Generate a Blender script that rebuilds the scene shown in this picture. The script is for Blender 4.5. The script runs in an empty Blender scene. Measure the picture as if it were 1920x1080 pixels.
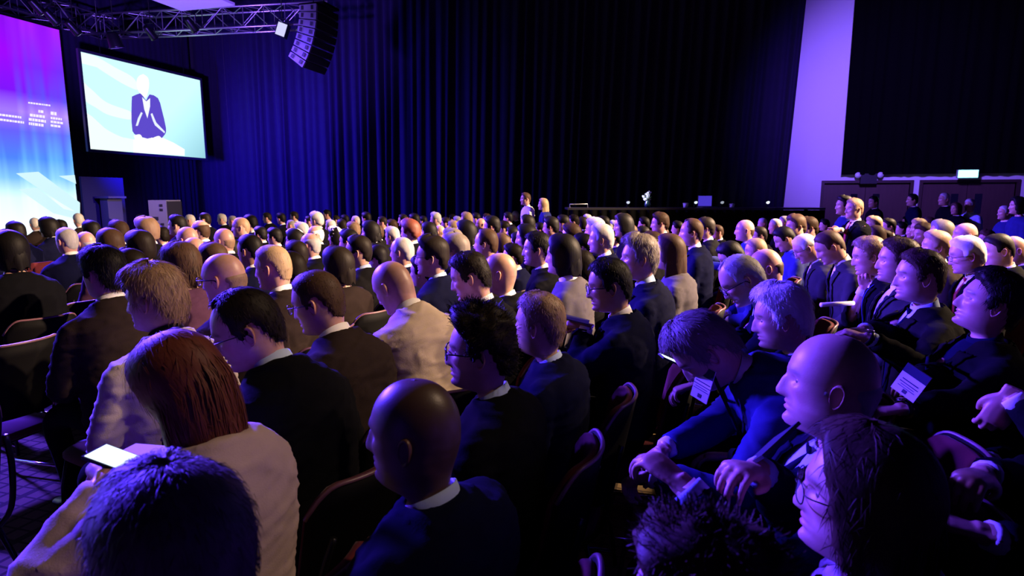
import bpy, bmesh, math, random
import numpy as np
from mathutils import Vector, Matrix, Euler, noise

random.seed(7)
RNG = np.random.default_rng(7)
SC = bpy.context.scene
COL = SC.collection
D2R = math.pi / 180.0

# ------------------------------------------------------------------ camera
F_PX, H_PX, CAM_H, YAW = 1131.0, 370.0, 1.66, 16.0 * D2R
PITCH = math.atan((540.0 - H_PX) / F_PX)
cam_data = bpy.data.cameras.new('camera')
cam = bpy.data.objects.new('camera', cam_data)
COL.objects.link(cam)
cam.location = (0, 0, CAM_H)
cam.rotation_euler = (math.pi / 2 - PITCH, 0, YAW)
cam_data.sensor_width = 36.0
cam_data.lens = F_PX / 1920.0 * 36.0
cam_data.clip_start = 0.05
cam_data.clip_end = 200
cam_data.dof.use_dof = True
cam_data.dof.focus_distance = 3.3
cam_data.dof.aperture_fstop = 5.6
SC.camera = cam

# ------------------------------------------------------------------ world, exposure
world = bpy.data.worlds.new('world')
SC.world = world
world.use_nodes = True
world.node_tree.nodes['Background'].inputs[0].default_value = (0.10, 0.07, 0.35, 1)
world.node_tree.nodes['Background'].inputs[1].default_value = 0.004
SC.view_settings.view_transform = 'Standard'
SC.view_settings.look = 'None'
SC.view_settings.gamma = 1.0
SC.view_settings.exposure = 0.12
SC.view_settings.use_curve_mapping = False


def lamp(name, kind, loc, target, color, energy, size=1.0, size_y=None, angle=60, blend=0.5, soft=0.2):
    ld = bpy.data.lights.new(name, kind)
    ld.color = color
    ld.energy = energy
    if kind == 'AREA':
        ld.shape = 'RECTANGLE'
        ld.size = size
        ld.size_y = size_y or size
    if kind == 'SPOT':
        ld.spot_size = angle * D2R
        ld.spot_blend = blend
        ld.shadow_soft_size = soft
    o = bpy.data.objects.new(name, ld)
    COL.objects.link(o)
    o.location = loc
    d = Vector(target) - Vector(loc)
    o.rotation_euler = d.to_track_quat('-Z', 'Y').to_euler()
    return o


# stage wash: blue-violet theatre lamps on the truss above the stage (image left)
BLUE = (0.075, 0.030, 1.0)
VIOLET = (0.34, 0.135, 1.0)
MAUVE = (0.14, 0.055, 1.0)
WARM = (1.0, 0.68, 0.44)
for (yy, tx, ty, e, c) in ((5.0, 1.0, 1.6, 33000, BLUE), (8.0, 0.5, 3.0, 27000, BLUE), (9.5, 2.5, 5.0, 11500, MAUVE), (11.0, -3.0, 9.5, 24000, MAUVE)):
    lamp('stage_wash_lamp', 'SPOT', (-12.5, yy, 6.0), (tx, ty, 0.9), c, e, angle=56, blend=0.6, soft=0.35)
lamp('stage_wash_lamp', 'SPOT', (-12.5, 10.5, 6.2), (4.6, 12.6, 1.6), MAUVE, 12000, angle=22, blend=0.7, soft=0.35)  # extra lamp added to brighten the people standing by the doors
# warm house spots, high at the rear of the hall (image right); the last two are added fills
for (p, t, e, a) in (((7.0, 6.6, 6.5), (-2.2, 6.2, 0.8), 15000, 43), ((8.5, 11.5, 6.8), (-2.6, 10.0, 0.9), 27000, 40),
                     ((9.5, 9.0, 6.0), (2.4, 6.3, 1.0), 12000, 33), ((4.5, 3.2, 7.0), (-1.45, 1.35, 0.9), 800, 13), ((5.0, 5.6, 6.8), (-1.35, 2.55, 1.0), 2600, 14)):  # narrow spots added to light the pale blouse and the beige jacket
    lamp('house_and_fill_spot', 'SPOT', p, t, WARM, e, angle=a, blend=0.45, soft=0.12)
# violet wash on the bare wall strip between the drapes, added fills on the long drape, loudspeaker stack and truss
lamp('wall_wash_lamp', 'SPOT', (3.0, 11.5, 5.0), (5.0, 18.0, 3.6), (0.21, 0.10, 1.0), 3200, angle=74, blend=1.0, soft=0.3)
lamp('drape_spill_fill', 'SPOT', (-13.6, 11.2, 2.6), (-12.0, 18.0, 2.0), (0.05, 0.02, 1.0), 9000, angle=100, blend=1.0, soft=0.3)  # unseen lamp added in place of screen spill on the drape
lamp('stack_fill_lamp', 'SPOT', (-9.0, 8.6, 5.2), (-13.2, 12.6, 0.8), (0.26, 0.10, 1.0), 2600, angle=40, blend=0.8, soft=0.3)  # unseen lamp added to tint the loudspeaker stack and flats violet
lamp('truss_fill_lamp', 'SPOT', (-8.0, 6.0, 2.6), (-11.5, 12.5, 6.3), (0.22, 0.09, 1.0), 7000, angle=60, blend=0.7, soft=0.2)  # unseen lamp added to brighten the truss chords


# ------------------------------------------------------------------ pixel -> room helpers (1920 x 1080 frame)
def ray(px, py):
    a = (px - 960.0) / F_PX
    b = (540.0 - py) / F_PX
    fwd = math.cos(PITCH) + b * math.sin(PITCH)
    up = -math.sin(PITCH) + b * math.cos(PITCH)
    c, s = math.cos(YAW), math.sin(YAW)
    return Vector((a * c - fwd * s, a * s + fwd * c, up))


CAM = Vector((0, 0, CAM_H))


def at_depth(px, py, d):
    return CAM + ray(px, py) * d


def on_y(px, py, Y):
    r = ray(px, py)
    return CAM + r * (Y / r.y)


def on_x(px, py, X):
    r = ray(px, py)
    return CAM + r * (X / r.x)


def on_z(px, py, z):
    r = ray(px, py)
    return CAM + r * ((z - CAM_H) / r.z)


# ------------------------------------------------------------------ materials
MATS = {}


def mat(name, color, rough=0.6, metal=0.0, spec=0.5, sheen=0.0, bump=0.0, bscale=60.0, vary=0.0, vscale=8.0,
        emit=None, estr=0.0, stretch=(1, 1, 1), alpha=1.0):
    if name in MATS:
        return MATS[name]
    m = bpy.data.materials.new(name)
    m.use_nodes = True
    nt = m.node_tree
    b = nt.nodes['Principled BSDF']
    b.inputs['Base Color'].default_value = (*color, 1)
    b.inputs['Roughness'].default_value = rough
    b.inputs['Metallic'].default_value = metal
    b.inputs['Specular IOR Level'].default_value = spec
    if sheen:
        b.inputs['Sheen Weight'].default_value = sheen
        b.inputs['Sheen Roughness'].default_value = 0.4
    if alpha < 1:
        b.inputs['Alpha'].default_value = alpha
    if emit:
        b.inputs['Emission Color'].default_value = (*emit, 1)
        b.inputs['Emission Strength'].default_value = estr
    if bump or vary:
        tc = nt.nodes.new('ShaderNodeTexCoord')
        mp = nt.nodes.new('ShaderNodeMapping')
        mp.inputs['Scale'].default_value = stretch
        nt.links.new(tc.outputs['Object'], mp.inputs['Vector'])
        if bump:
            n = nt.nodes.new('ShaderNodeTexNoise')
            n.inputs['Scale'].default_value = bscale
            n.inputs['Detail'].default_value = 4
            nt.links.new(mp.outputs[0], n.inputs['Vector'])
            bp = nt.nodes.new('ShaderNodeBump')
            bp.inputs['Strength'].default_value = bump
            bp.inputs['Distance'].default_value = 0.003
            nt.links.new(n.outputs['Fac'], bp.inputs['Height'])
            nt.links.new(bp.outputs[0], b.inputs['Normal'])
        if vary:
            n2 = nt.nodes.new('ShaderNodeTexNoise')
            n2.inputs['Scale'].default_value = vscale
            n2.inputs['Detail'].default_value = 3
            nt.links.new(mp.outputs[0], n2.inputs['Vector'])
            mx = nt.nodes.new('ShaderNodeMix')
            mx.data_type = 'RGBA'
            mx.inputs['A'].default_value = (*[c * (1 - vary) for c in color], 1)
            mx.inputs['B'].default_value = (*[min(1, c * (1 + vary)) for c in color], 1)
            nt.links.new(n2.outputs['Fac'], mx.inputs['Factor'])
            nt.links.new(mx.outputs['Result'], b.inputs['Base Color'])
    MATS[name] = m
    return m


def cloth(name, color, **k):
    k = dict(dict(rough=0.9, spec=0.04 if max(color) < .1 else 0.2, sheen=0.0, bump=0.25, bscale=220, vary=0.25, vscale=14), **k)
    return mat(name, color, **k)


def skin_material():
    m = bpy.data.materials.new('skin')
    m.use_nodes = True
    nt = m.node_tree
    b = nt.nodes['Principled BSDF']
    a = nt.nodes.new('ShaderNodeAttribute')
    a.attribute_name = 'tint'
    n = nt.nodes.new('ShaderNodeTexNoise')
    n.inputs['Scale'].default_value = 35
    n.inputs['Detail'].default_value = 5
    tc = nt.nodes.new('ShaderNodeTexCoord')
    nt.links.new(tc.outputs['Object'], n.inputs['Vector'])
    mx = nt.nodes.new('ShaderNodeMix')
    mx.data_type = 'RGBA'
    mx.blend_type = 'MULTIPLY'
    mx.inputs['Factor'].default_value = 0.35
    cr = nt.nodes.new('ShaderNodeValToRGB')
    cr.color_ramp.elements[0].position = 0.3
    cr.color_ramp.elements[0].color = (0.62, 0.45, 0.40, 1)
    cr.color_ramp.elements[1].position = 0.7
    cr.color_ramp.elements[1].color = (1, 1, 1, 1)
    nt.links.new(n.outputs['Fac'], cr.inputs['Fac'])
    nt.links.new(a.outputs['Color'], mx.inputs['A'])
    nt.links.new(cr.outputs['Color'], mx.inputs['B'])
    nt.links.new(mx.outputs['Result'], b.inputs['Base Color'])
    b.inputs['Roughness'].default_value = 0.42
    b.inputs['Specular IOR Level'].default_value = 0.45
    n3 = nt.nodes.new('ShaderNodeTexNoise')
    n3.inputs['Scale'].default_value = 300
    nt.links.new(tc.outputs['Object'], n3.inputs['Vector'])
    bp = nt.nodes.new('ShaderNodeBump')
    bp.inputs['Strength'].default_value = 0.12
    bp.inputs['Distance'].default_value = 0.002
    nt.links.new(n3.outputs['Fac'], bp.inputs['Height'])
    nt.links.new(bp.outputs[0], b.inputs['Normal'])
    return m


SKIN = skin_material()


# ------------------------------------------------------------------ mesh helpers
class MB:
    """collects grids, tubes and boxes; build() links them as ONE mesh object"""

    def __init__(self):
        self.v, self.f, self.c, self.n = [], [], [], 0

    def add(self, v, f, col=None):
        v = np.asarray(v, dtype=float).reshape(-1, 3)
        self.v.append(v)
        o = self.n
        self.f.extend([tuple(i + o for i in q) for q in f])
        if col is None:
            col = np.ones((len(v), 3))
        col = np.asarray(col, dtype=float)
        if col.ndim == 1:
            col = np.tile(col, (len(v), 1))
        self.c.append(col)
        self.n += len(v)
        return self

    def box(self, lo, hi, M=None):
        (a, b, c), (d, e, f) = lo, hi
        v = np.array([(a, b, c), (d, b, c), (d, e, c), (a, e, c), (a, b, f), (d, b, f), (d, e, f), (a, e, f)], float)
        if M is not None:
            v = xf(M, v)
        return self.add(v, [(0, 3, 2, 1), (4, 5, 6, 7), (0, 1, 5, 4), (1, 2, 6, 5), (2, 3, 7, 6), (3, 0, 4, 7)])

    def tube(self, pts, rad, seg=8, col=None, cap=True, smooth=0, flat=None):
        v, f = tube(pts, rad, seg, cap, smooth, flat)
        return self.add(v, f, col)

    def verts(self):
        return np.concatenate(self.v) if self.v else np.zeros((0, 3))

    def mesh(self, name, material, smooth=True, tint=False):
        me = bpy.data.meshes.new(name)
        v = self.verts()
        me.from_pydata(v.tolist(), [], self.f)
        if material is not None:
            for mm in (material if isinstance(material, (list, tuple)) else [material]):
                me.materials.append(mm)
        if tint:
            c = np.concatenate(self.c)
            at = me.color_attributes.new('tint', 'FLOAT_COLOR', 'POINT')
            at.data.foreach_set('color', np.concatenate([c, np.ones((len(c), 1))], 1).astype(np.float32).ravel())
        if smooth:
            me.polygons.foreach_set('use_smooth', np.ones(len(me.polygons), dtype=bool))
        me.update()
        return me

    def build(self, name, material, parent=None, smooth=True, tint=False, loc=None):
        return link(name, self.mesh(name, material, smooth, tint), parent, loc)


def link(name, me, parent=None, loc=None):
    o = bpy.data.objects.new(name, me)
    COL.objects.link(o)
    if parent is not None:
        o.parent = parent
    if loc is not None:
        o.location = loc
    return o


def xf(M, v):
    A = np.array(M)
    v = np.asarray(v, float)
    return v @ A[:3, :3].T + A[:3, 3]


def grid_faces(nr, nc, wrap=True):
    f = []
    for i in range(nr - 1):
        for j in range(nc if wrap else nc - 1):
            k = (j + 1) % nc
            f.append((i * nc + j, (i + 1) * nc + j, (i + 1) * nc + k, i * nc + k))
    return f


def catmull(P, n):
    """n extra points between neighbours; P (m, k)"""
    P = np.asarray(P, float)
    if n <= 0 or len(P) < 3:
        return P
    out = []
    for i in range(len(P) - 1):
        p0, p1, p2 = P[max(i - 1, 0)], P[i], P[i + 1]
        p3 = P[min(i + 2, len(P) - 1)]
        for t in np.linspace(0, 1, n + 1, endpoint=False):
            out.append(0.5 * ((2 * p1) + (-p0 + p2) * t + (2 * p0 - 5 * p1 + 4 * p2 - p3) * t * t + (-p0 + 3 * p1 - 3 * p2 + p3) * t ** 3))
    out.append(P[-1])
    return np.array(out)


def tube(pts, rad, seg=8, cap=True, smooth=0, flat=None):
    pts = np.asarray(pts, float)
    rad = np.full(len(pts), rad, float) if np.isscalar(rad) else np.asarray(rad, float)
    if smooth:
        q = catmull(np.concatenate([pts, rad[:, None]], 1), smooth)
        pts, rad = q[:, :3], q[:, 3]
    T = np.gradient(pts, axis=0)
    T /= np.linalg.norm(T, axis=1)[:, None] + 1e-12
    up = np.array([0, 0, 1.0]) if abs(T[0][2]) < 0.9 else np.array([0, 1.0, 0])
    N = np.cross(np.cross(T[0], up), T[0])
    N /= np.linalg.norm(N)
    V = []
    a = np.linspace(0, 2 * math.pi, seg, endpoint=False)
    for p, t, r in zip(pts, T, rad):
        N = N - t * np.dot(N, t)
        N /= np.linalg.norm(N) + 1e-12
        B = np.cross(t, N)
        fl = 1.0 if flat is None else flat
        V.append(p + r * (np.cos(a)[:, None] * N * fl + np.sin(a)[:, None] * B))
    n = len(pts)
    f = [q[::-1] for q in grid_faces(n, seg)]
    V = np.concatenate(V)
    if cap:
        V = np.concatenate([V, pts[:1], pts[-1:]])
        c0, c1 = n * seg, n * seg + 1
        for j in range(seg):
            k = (j + 1) % seg
            f.append((c0, k, j))
            f.append((c1, (n - 1) * seg + j, (n - 1) * seg + k))
    return V, f


def ss(x, a, b):
    t = np.clip((np.asarray(x, float) - a) / (b - a), 0, 1)
    return t * t * (3 - 2 * t)


def tag(o, label=None, cat=None, group=None, kind=None):
    if label:
        o['label'] = label
    if cat:
        o['category'] = cat
    if group:
        o['group'] = group
    if kind:
        o['kind'] = kind
    return o


def empty(name, loc, rz=0.0):
    o = bpy.data.objects.new(name, None)
    COL.objects.link(o)
    o.location = loc
    o.rotation_euler = (0, 0, rz)
    o.empty_display_size = 0.1
    return o


def copy_tree(o, parent=None):
    c = o.copy()
    COL.objects.link(c)
    c.parent = parent
    for ch in o.children:
        copy_tree(ch, c)
    return c


def remeshed(v, f, voxel, smooth_it=6, fac=0.5):
    """voxel-remesh a union of closed shells into one continuous surface"""
    me = bpy.data.meshes.new('tmp')
    me.from_pydata(np.asarray(v).tolist(), [], f)
    o = bpy.data.objects.new('tmp', me)
    COL.objects.link(o)
    r = o.modifiers.new('r', 'REMESH')
    r.mode = 'VOXEL'
    r.voxel_size = voxel
    if smooth_it:
        s = o.modifiers.new('s', 'SMOOTH')
        s.factor = fac
        s.iterations = smooth_it
    dg = bpy.context.evaluated_depsgraph_get()
    ev = o.evaluated_get(dg)
    m2 = ev.to_mesh()
    vv = np.empty(len(m2.vertices) * 3, dtype=np.float32)
    m2.vertices.foreach_get('co', vv)
    ff = [tuple(p.vertices) for p in m2.polygons]
    ev.to_mesh_clear()
    bpy.data.objects.remove(o)
    bpy.data.meshes.remove(me)
    return vv.reshape(-1, 3).astype(float), ff
# ------------------------------------------------------------------ heads
LOWZ = np.array([.015, -.01, -.035, -.06, -.08, -.095, -.106, -.114, -.119, -.1225, -.127, -.14, -.17, -.20])
LYF = np.array([.0925, .0885, .0865, .0855, .0845, .0835, .081, .072, .052, .030, .011, .005, .006, .012])
LYB = np.array([-.105, -.1045, -.099, -.091, -.085, -.081, -.0795, -.079, -.079, -.0795, -.080, -.081, -.084, -.089])
LW = np.array([.0765, .0757, .0737, .0695, .0640, .0595, .055, .0535, .0530, .0535, .0540, .0555, .0595, .0650])
LYC = np.array([-.010, -.010, -.010, -.012, -.015, -.020, -.025, -.030, -.035, -.035, -.035, -.035, -.035, -.035])
LPIN = np.array([.0, .02, .06, .14, .22, .28, .30, .28, .2, .1, .0, .0, .0, .0])


def head_grid(lod, hp):
    """head and neck as one grid of rings, head-local: face towards +Y, z = 0 at ear level"""
    nu, nl, nc = ((20, 46, 56), (12, 24, 32), (8, 14, 20))[2 - lod]
    t = np.linspace(0, 2 * math.pi, nc, endpoint=False)
    k = (.55, .45, .35)[2 - lod]
    phi = t - k * np.sin(t)
    A = np.concatenate([[.5], np.linspace(5, 90, nu - 1)]) * D2R
    zl = np.interp(np.linspace(0, 1, nl), [0, .72, .84, 1], [.015, -.108, -.127, -.20])[1:]
    z = np.concatenate([.015 + .104 * np.cos(A), zl])
    sA = np.sin(A)
    yf = np.concatenate([-.008 + .1005 * sA ** .85, np.interp(-zl, -LOWZ, LYF)])
    yb = np.concatenate([-.008 - .097 * sA ** .9, np.interp(-zl, -LOWZ, LYB)])
    w = np.concatenate([.0765 * sA ** .92, np.interp(-zl, -LOWZ, LW)])
    yc = np.concatenate([np.full(nu, -.008) - .002 * sA, np.interp(-zl, -LOWZ, LYC)])
    pin = np.concatenate([np.zeros(nu), np.interp(-zl, -LOWZ, LPIN)])
    w = w * hp.get('wide', 1.0)
    fat = hp.get('fat', 0.2)
    w = w + fat * .014 * np.exp(-((z + .075) / .04) ** 2) + fat * .012 * ss(-z, .10, .14)
    yf = yf + fat * .022 * np.exp(-((z + .128) / .016) ** 2)
    c, s = np.cos(phi), np.sin(phi)
    cf = np.maximum(c, 0)
    X = w[:, None] * s * (1 - pin[:, None] * cf ** 1.5)
    Y = yc[:, None] + np.where(c > 0, (yf - yc)[:, None] * cf ** .92, (yc - yb)[:, None] * c)
    Z = np.repeat(z[:, None], nc, 1)
    front = ss(c, .05, .5)[None, :] * np.ones_like(X)
    ax = np.abs(X)
    g = lambda a, b: np.exp(-(a / b) ** 2)
    nz = hp.get('nose', 1.0)
    prof = np.interp(-z, [-.03, -.018, -.006, .008, .022, .032, .038, .045, .052], [0, .002, .0070, .0130, .0185, .0225, .0215, .010, 0]) * nz
    sig = np.interp(-z, [-.02, .0, .02, .036, .05], [.0075, .0085, .0105, .0135, .014])
    dY = prof[:, None] * g(X, sig[:, None])
    dY = dY + .004 * nz * g(ax - .0125, .0065) * g(Z + .038, .009)
    dY = dY - .0125 * g(ax - .032, .0155) * g(Z - .003, .0115)
    dY = dY + .0045 * g(ax - .028, .02) * g(Z - .026, .009)
    dY = dY - .004 * g(X, .012) * g(Z - .010, .008)
    dY = dY + .0045 * g(ax - .047, .018) * g(Z + .020, .016)
    lip = g(X, .021)
    dY = dY + .0062 * lip * g(Z + .0585, .0055) + .0066 * lip * g(Z + .0735, .006)
    dY = dY - .0040 * g(X, .024) * g(Z + .0658, .0028) - .0035 * lip * g(Z + .084, .006)
    dY = dY + .0085 * hp.get('chin', 1.0) * g(X, .020) * g(Z + .101, .012)
    dY = dY - .003 * g(ax - .034, .010) * g(Z + .050, .018)
    Y = Y + dY * front
    Z = Z - .004 * g(X, .018) * g(Z + .040, .006) * front
    # ---- colour that belongs to the skin itself
    base = np.array(hp.get('skin', (.50, .30, .215)))
    col = np.tile(base, X.shape + (1,)).reshape(X.shape + (3,)).astype(float)

    def paint(mask, cc):
        m = np.clip(mask, 0, 1)[..., None]
        col[...] = col * (1 - m) + np.array(cc) * m
    paint(.55 * front * g(ax - .045, .022) * g(Z + .025, .02), base * np.array([1.0, .72, .68]))
    paint(.8 * front * lip * (g(Z + .0585, .0055) + g(Z + .0735, .006)), base * np.array([.85, .48, .48]))
    br = hp.get('brow', (.05, .03, .02))
    paint(.9 * front * ss(ax, .010, .016) * (1 - ss(ax, .048, .058)) * g(Z - .028 + .006 * ss(ax, .035, .055), .0055), br)
    if hp.get('beard'):
        bc, amt = hp['beard']
        m = ss(-Z, .035, .055) * (1 - ss(-Z, .118, .135)) * ss(c, -.1, .15)[None, :] * (1 - .8 * lip * g(Z + .066, .012))
        m = np.maximum(m, ss(-Z, -.01, .03) * g(np.abs(phi[None, :] - math.pi) - 1.75, .22) * (1 - ss(-Z, .11, .125)))
        paint(amt * m, bc)
    if hp.get('scalp'):
        sc, amt = hp['scalp']
        lim = hairline(HL['male'], phi)
        top = hp.get('scalp_top', .2)
        paint(amt * ss(Z - lim[None, :], -.004, .012) * (1 - ss(Z, top, top + .03)), sc)
    return np.stack([X, Y, Z], -1), phi, z, col


def ear_mesh(side, lod, hp):
    ns = (16, 10, 8)[2 - lod]
    a = np.linspace(0, 2 * math.pi, ns, endpoint=False)
    R = [(.0, -.004), (.45, -.003), (.70, .003), (.86, .0095), (1.0, .007), (.97, .000), (.7, -.007), (.4, -.014)]
    V = []
    for r, o in R:
        r = max(r, .02)
        up = np.sin(a)
        u = .0165 * r * np.cos(a) * (1 + .18 * up) - .004 * up * r
        v = .0315 * r * up
        out = o - .003 * (up < -.5)
        V.append(np.stack([np.full(ns, 0) + out, u, v], 1))
    V = np.concatenate(V)
    th = 24 * D2R
    x = V[:, 0] * math.cos(th) - V[:, 1] * math.sin(th)
    y = V[:, 0] * math.sin(th) + V[:, 1] * math.cos(th)
    V = np.stack([x + .0755 * hp.get('wide', 1.0), y - .014, V[:, 2] - .010], 1)
    f = grid_faces(len(R), ns)
    if side < 0:
        V[:, 0] *= -1
    else:
        f = [q[::-1] for q in f]
    return V, f


HL = {
    'male': ([0, 25, 40, 55, 65, 72, 78, 86, 92, 105, 115, 125, 140, 180],
             [.082, .082, .071, .062, .045, .005, -.018, -.014, .022, .026, .002, -.03, -.066, -.082]),
    'recede': ([0, 12, 28, 42, 55, 65, 72, 78, 86, 92, 105, 115, 125, 140, 180],
               [.094, .098, .114, .108, .082, .05, .005, -.018, -.014, .022, .026, .002, -.03, -.066, -.082]),
    'female': ([0, 25, 40, 52, 60, 70, 80, 180], [.086, .084, .066, .03, -.03, -.11, -.13, -.13]),
    'ring': ([0, 50, 60, 68, 72, 78, 86, 92, 105, 115, 125, 140, 180],
             [.2, .2, .09, .03, .0, -.018, -.014, .022, .026, .002, -.03, -.066, -.082]),
}


def hairline(tab, phi):
    d = np.abs((phi + math.pi) % (2 * math.pi) - math.pi) / D2R
    return np.interp(d, tab[0], tab[1])


# style: hairline, top, side, back, front lift, lump amplitude, lump scale, strand length, strand count, curl, bald-above z
STYLES = {
    'short': ('male', .018, .009, .011, .006, .003, 60, .020, 2200, 0, None),
    'crop': ('male', .010, .005, .006, .002, .0015, 80, .010, 1400, 0, None),
    'buzz': ('male', .004, .003, .003, .0, .0006, 90, .004, 0, 0, None),
    'side': ('male', .028, .013, .014, .012, .004, 38, .034, 2400, 0, None),
    'full': ('male', .028, .016, .018, .008, .005, 36, .032, 2600, 0, None),
    'curly': ('male', .030, .020, .020, .016, .013, 42, .030, 2600, 1, None),
    'recede': ('recede', .016, .010, .012, .0, .003, 50, .022, 1300, 0, None),
    'thin': ('recede', .008, .008, .010, .0, .002, 60, .018, 900, 0, None),
    'ring': ('ring', .004, .006, .008, .0, .002, 60, .014, 700, 0, .058),
    'ringlow': ('ring', .003, .004, .005, .0, .001, 60, .008, 500, 0, .002),
    'wavy': ('male', .036, .022, .030, .012, .008, 28, .040, 2600, 0, None),
    'long': ('female', .024, .016, .022, .004, .003, 26, .05, 900, 0, None),
    'bob': ('female', .030, .022, .028, .006, .004, 26, .05, 1000, 0, None),
    'bun': ('female', .020, .012, .014, .003, .003, 40, .02, 900, 0, None),
}


def hair_mesh(style, lod, hp, seed=0, strands=True, length=.26, droop=0.0):
    hl, tt, ts, tb, fl, amp, asc, sl, sn, curl, bald = STYLES[style]
    V, phi, z, _ = head_grid(lod, hp)
    nr = int(np.sum(z > -.118))
    V = V[:nr]
    z = z[:nr]
    nc = len(phi)
    du = np.roll(V, -1, 1) - np.roll(V, 1, 1)
    dv = np.gradient(V, axis=0)
    N = np.cross(du, dv)
    N /= np.linalg.norm(N, axis=2)[..., None] + 1e-9
    outw = V - np.array([0, -.01, 0])
    N *= np.sign(np.sum(N * outw, 2))[..., None]
    N[0] = (0, 0, 1)
    c = np.cos(phi)
    h = hairline(HL[hl], phi)
    Z = V[..., 2]
    cov = ss(Z - h[None, :], -.003, .014)
    if bald is not None:
        cov = cov * (1 - ss(Z + .012 * c[None, :], bald - .012, bald + .012))
    up = ss(Z, .02, .095)
    T = (ts + (tb - ts) * ss(-c, -.1, .6))[None, :] * (1 - up) + tt * up
    T = T + fl * ss(c, .35, .9)[None, :] * ss(Z, .06, .095)
    rnd = random.Random(seed)
    off = np.array([rnd.uniform(-9, 9) for _ in range(3)])
    if amp and lod > 0:
        L = np.empty(Z.shape)
        st = np.array([1, 1, 1]) if curl else np.array([1.0, .45, .45])
        for i in range(nr):
            for j in range(nc):
                L[i, j] = noise.noise(Vector((V[i, j] * st) * asc + off))
        T = T + amp * L * (1.3 if curl else 1)
    T = np.where(cov > 0, T * cov ** .6, 0) - .005 * (1 - cov)
    P = V + N * T[..., None]
    mb = MB()
    f = [q for q in grid_faces(nr, nc) if max(T.ravel()[list(q)]) > -.0045]
    f = [q[::-1] for q in f]
    if bald is None:
        f += [tuple(range(nc))]
    mb.add(P.reshape(-1, 3), f)
    if style in ('long', 'bob'):
        bot = -.115 if style == 'bob' else -length
        nz, ns = (18, 40) if lod == 2 else (10, 24)
        ang = np.linspace(70, 290, ns) * D2R
        zz = np.linspace(.035, bot, nz)
        for sgn in (1, -1):
            G = []
            for k, zv in enumerate(zz):
                q = k / (nz - 1)
                W = .082 + .014 * math.sin(min(1, q * 1.4) * math.pi / 2) - (.008 * q if style == 'long' else .012 * q * q)
                B = .112 + .02 * math.sin(min(1, q * 1.6) * math.pi / 2) - .01 * q
                fwd = .01 + .02 * q
                r = np.where(np.cos(ang) > 0, fwd + .05, B)
                wv = .005 * np.sin(ang * 9 + rnd.uniform(0, .3) + q * 2.2) * q + .003 * np.sin(ang * 23 + q * 5)
                if sgn < 0:
                    wv = wv - .016
                zj = zv - q * .015 * np.sin(ang * 7 + seed) if k == nz - 1 else zv
                G.append(np.stack([(W + wv) * np.sin(ang), (r + wv) * np.cos(ang) - .010 + droop * max(0, -zv - .03), np.full(ns, 0) + zj], 1))
            ff = grid_faces(nz, ns, False)
            mb.add(np.concatenate(G), ff if sgn < 0 else [q[::-1] for q in ff])
            if sgn > 0 and lod == 2:
                GA = np.array(G)
                r2 = np.random.default_rng(seed + 11)
                ctr = np.array([0, -.01, 0])
                for k in range(1300):
                    j = int(r2.integers(0, ns - 1))
                    k0, kl = r2.uniform(0, nz * .6), r2.uniform(nz * .3, nz * .6)
                    fx, off_ = r2.random(), r2.uniform(.0005, .006)
                    sway = r2.normal(0, .006)
                    cols_ = []
                    for q in range(4):
                        kk = min(k0 + kl * q / 3, nz - 1.001)
                        a0 = int(kk)
                        P0 = GA[a0, j] * (1 - kk + a0) + GA[a0 + 1, j] * (kk - a0)
                        P1 = GA[a0, j + 1] * (1 - kk + a0) + GA[a0 + 1, j + 1] * (kk - a0)
                        p_ = P0 * (1 - fx) + P1 * fx
                        o_ = p_ - ctr
                        o_[2] = 0
                        o_ /= np.linalg.norm(o_) + 1e-9
                        s_ = np.array([-o_[1], o_[0], 0])
                        p_ = p_ + o_ * off_ * (1 if q in (1, 2) else .2) + s_ * sway * (q / 3) ** 2 - np.array([0, 0, .012]) * (q == 3) * r2.random()
                        wd_ = s_ * (.0011 if q < 3 else .0002)
                        cols_ += [p_ - wd_, p_ + wd_]
                    mb.add(cols_, [(0, 1, 3, 2), (2, 3, 5, 4), (4, 5, 7, 6)])
    if style == 'bun':
        u = np.linspace(0, 2 * math.pi, 14, endpoint=False)
        pts = np.array([(0, -.105, .03), (0, -.125, .035), (0, -.150, .04), (0, -.165, .043)])
        mb.tube(pts, [.02, .034, .032, .012], 14, smooth=2)
    if strands and lod == 2 and sn:
        rr = np.random.default_rng(seed + 5)
        cand = np.argwhere((cov > .55) & (T > .0015))
        if len(cand):
            sel = cand[rr.integers(0, len(cand), sn)]
            i, j = sel[:, 0], sel[:, 1]
            fu, fv = rr.random((2, sn))
            i2 = np.minimum(i + 1, nr - 1)
            j2 = (j + 1) % nc
            lerp = lambda A: (A[i, j] * (1 - fu)[:, None] + A[i2, j] * fu[:, None]) * (1 - fv)[:, None] + A[i, j2] * fv[:, None]
            p0, n0 = lerp(P), lerp(N)
            down = np.gradient(P, axis=0)[i, j]
            down /= np.linalg.norm(down, axis=1)[:, None] + 1e-9
            comb = down + rr.normal(0, .35, (sn, 3))
            if curl:
                comb = rr.normal(0, 1, (sn, 3)) + n0 * .8
            comb -= n0 * np.sum(comb * n0, 1)[:, None] * (0 if curl else 1)
            comb /= np.linalg.norm(comb, axis=1)[:, None] + 1e-9
            lens = sl * rr.uniform(.5, 1.2, sn)[:, None]
            lift = rr.uniform(.03, .22, sn)[:, None] * (2 if curl else 1) * (.25 if style in ('long', 'bob') else 1)
            a0 = p0 - n0 * .002
            a1 = p0 + comb * lens * .5 + n0 * lens * lift * .6
            a2 = p0 + comb * lens * (.9 if not curl else .45) + n0 * lens * lift * (.5 if not curl else 1.4) - np.array([0, 0, 1]) * lens * .12
            wd = np.cross(comb, n0) + n0 * rr.normal(0, .5, (sn, 1))
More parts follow.
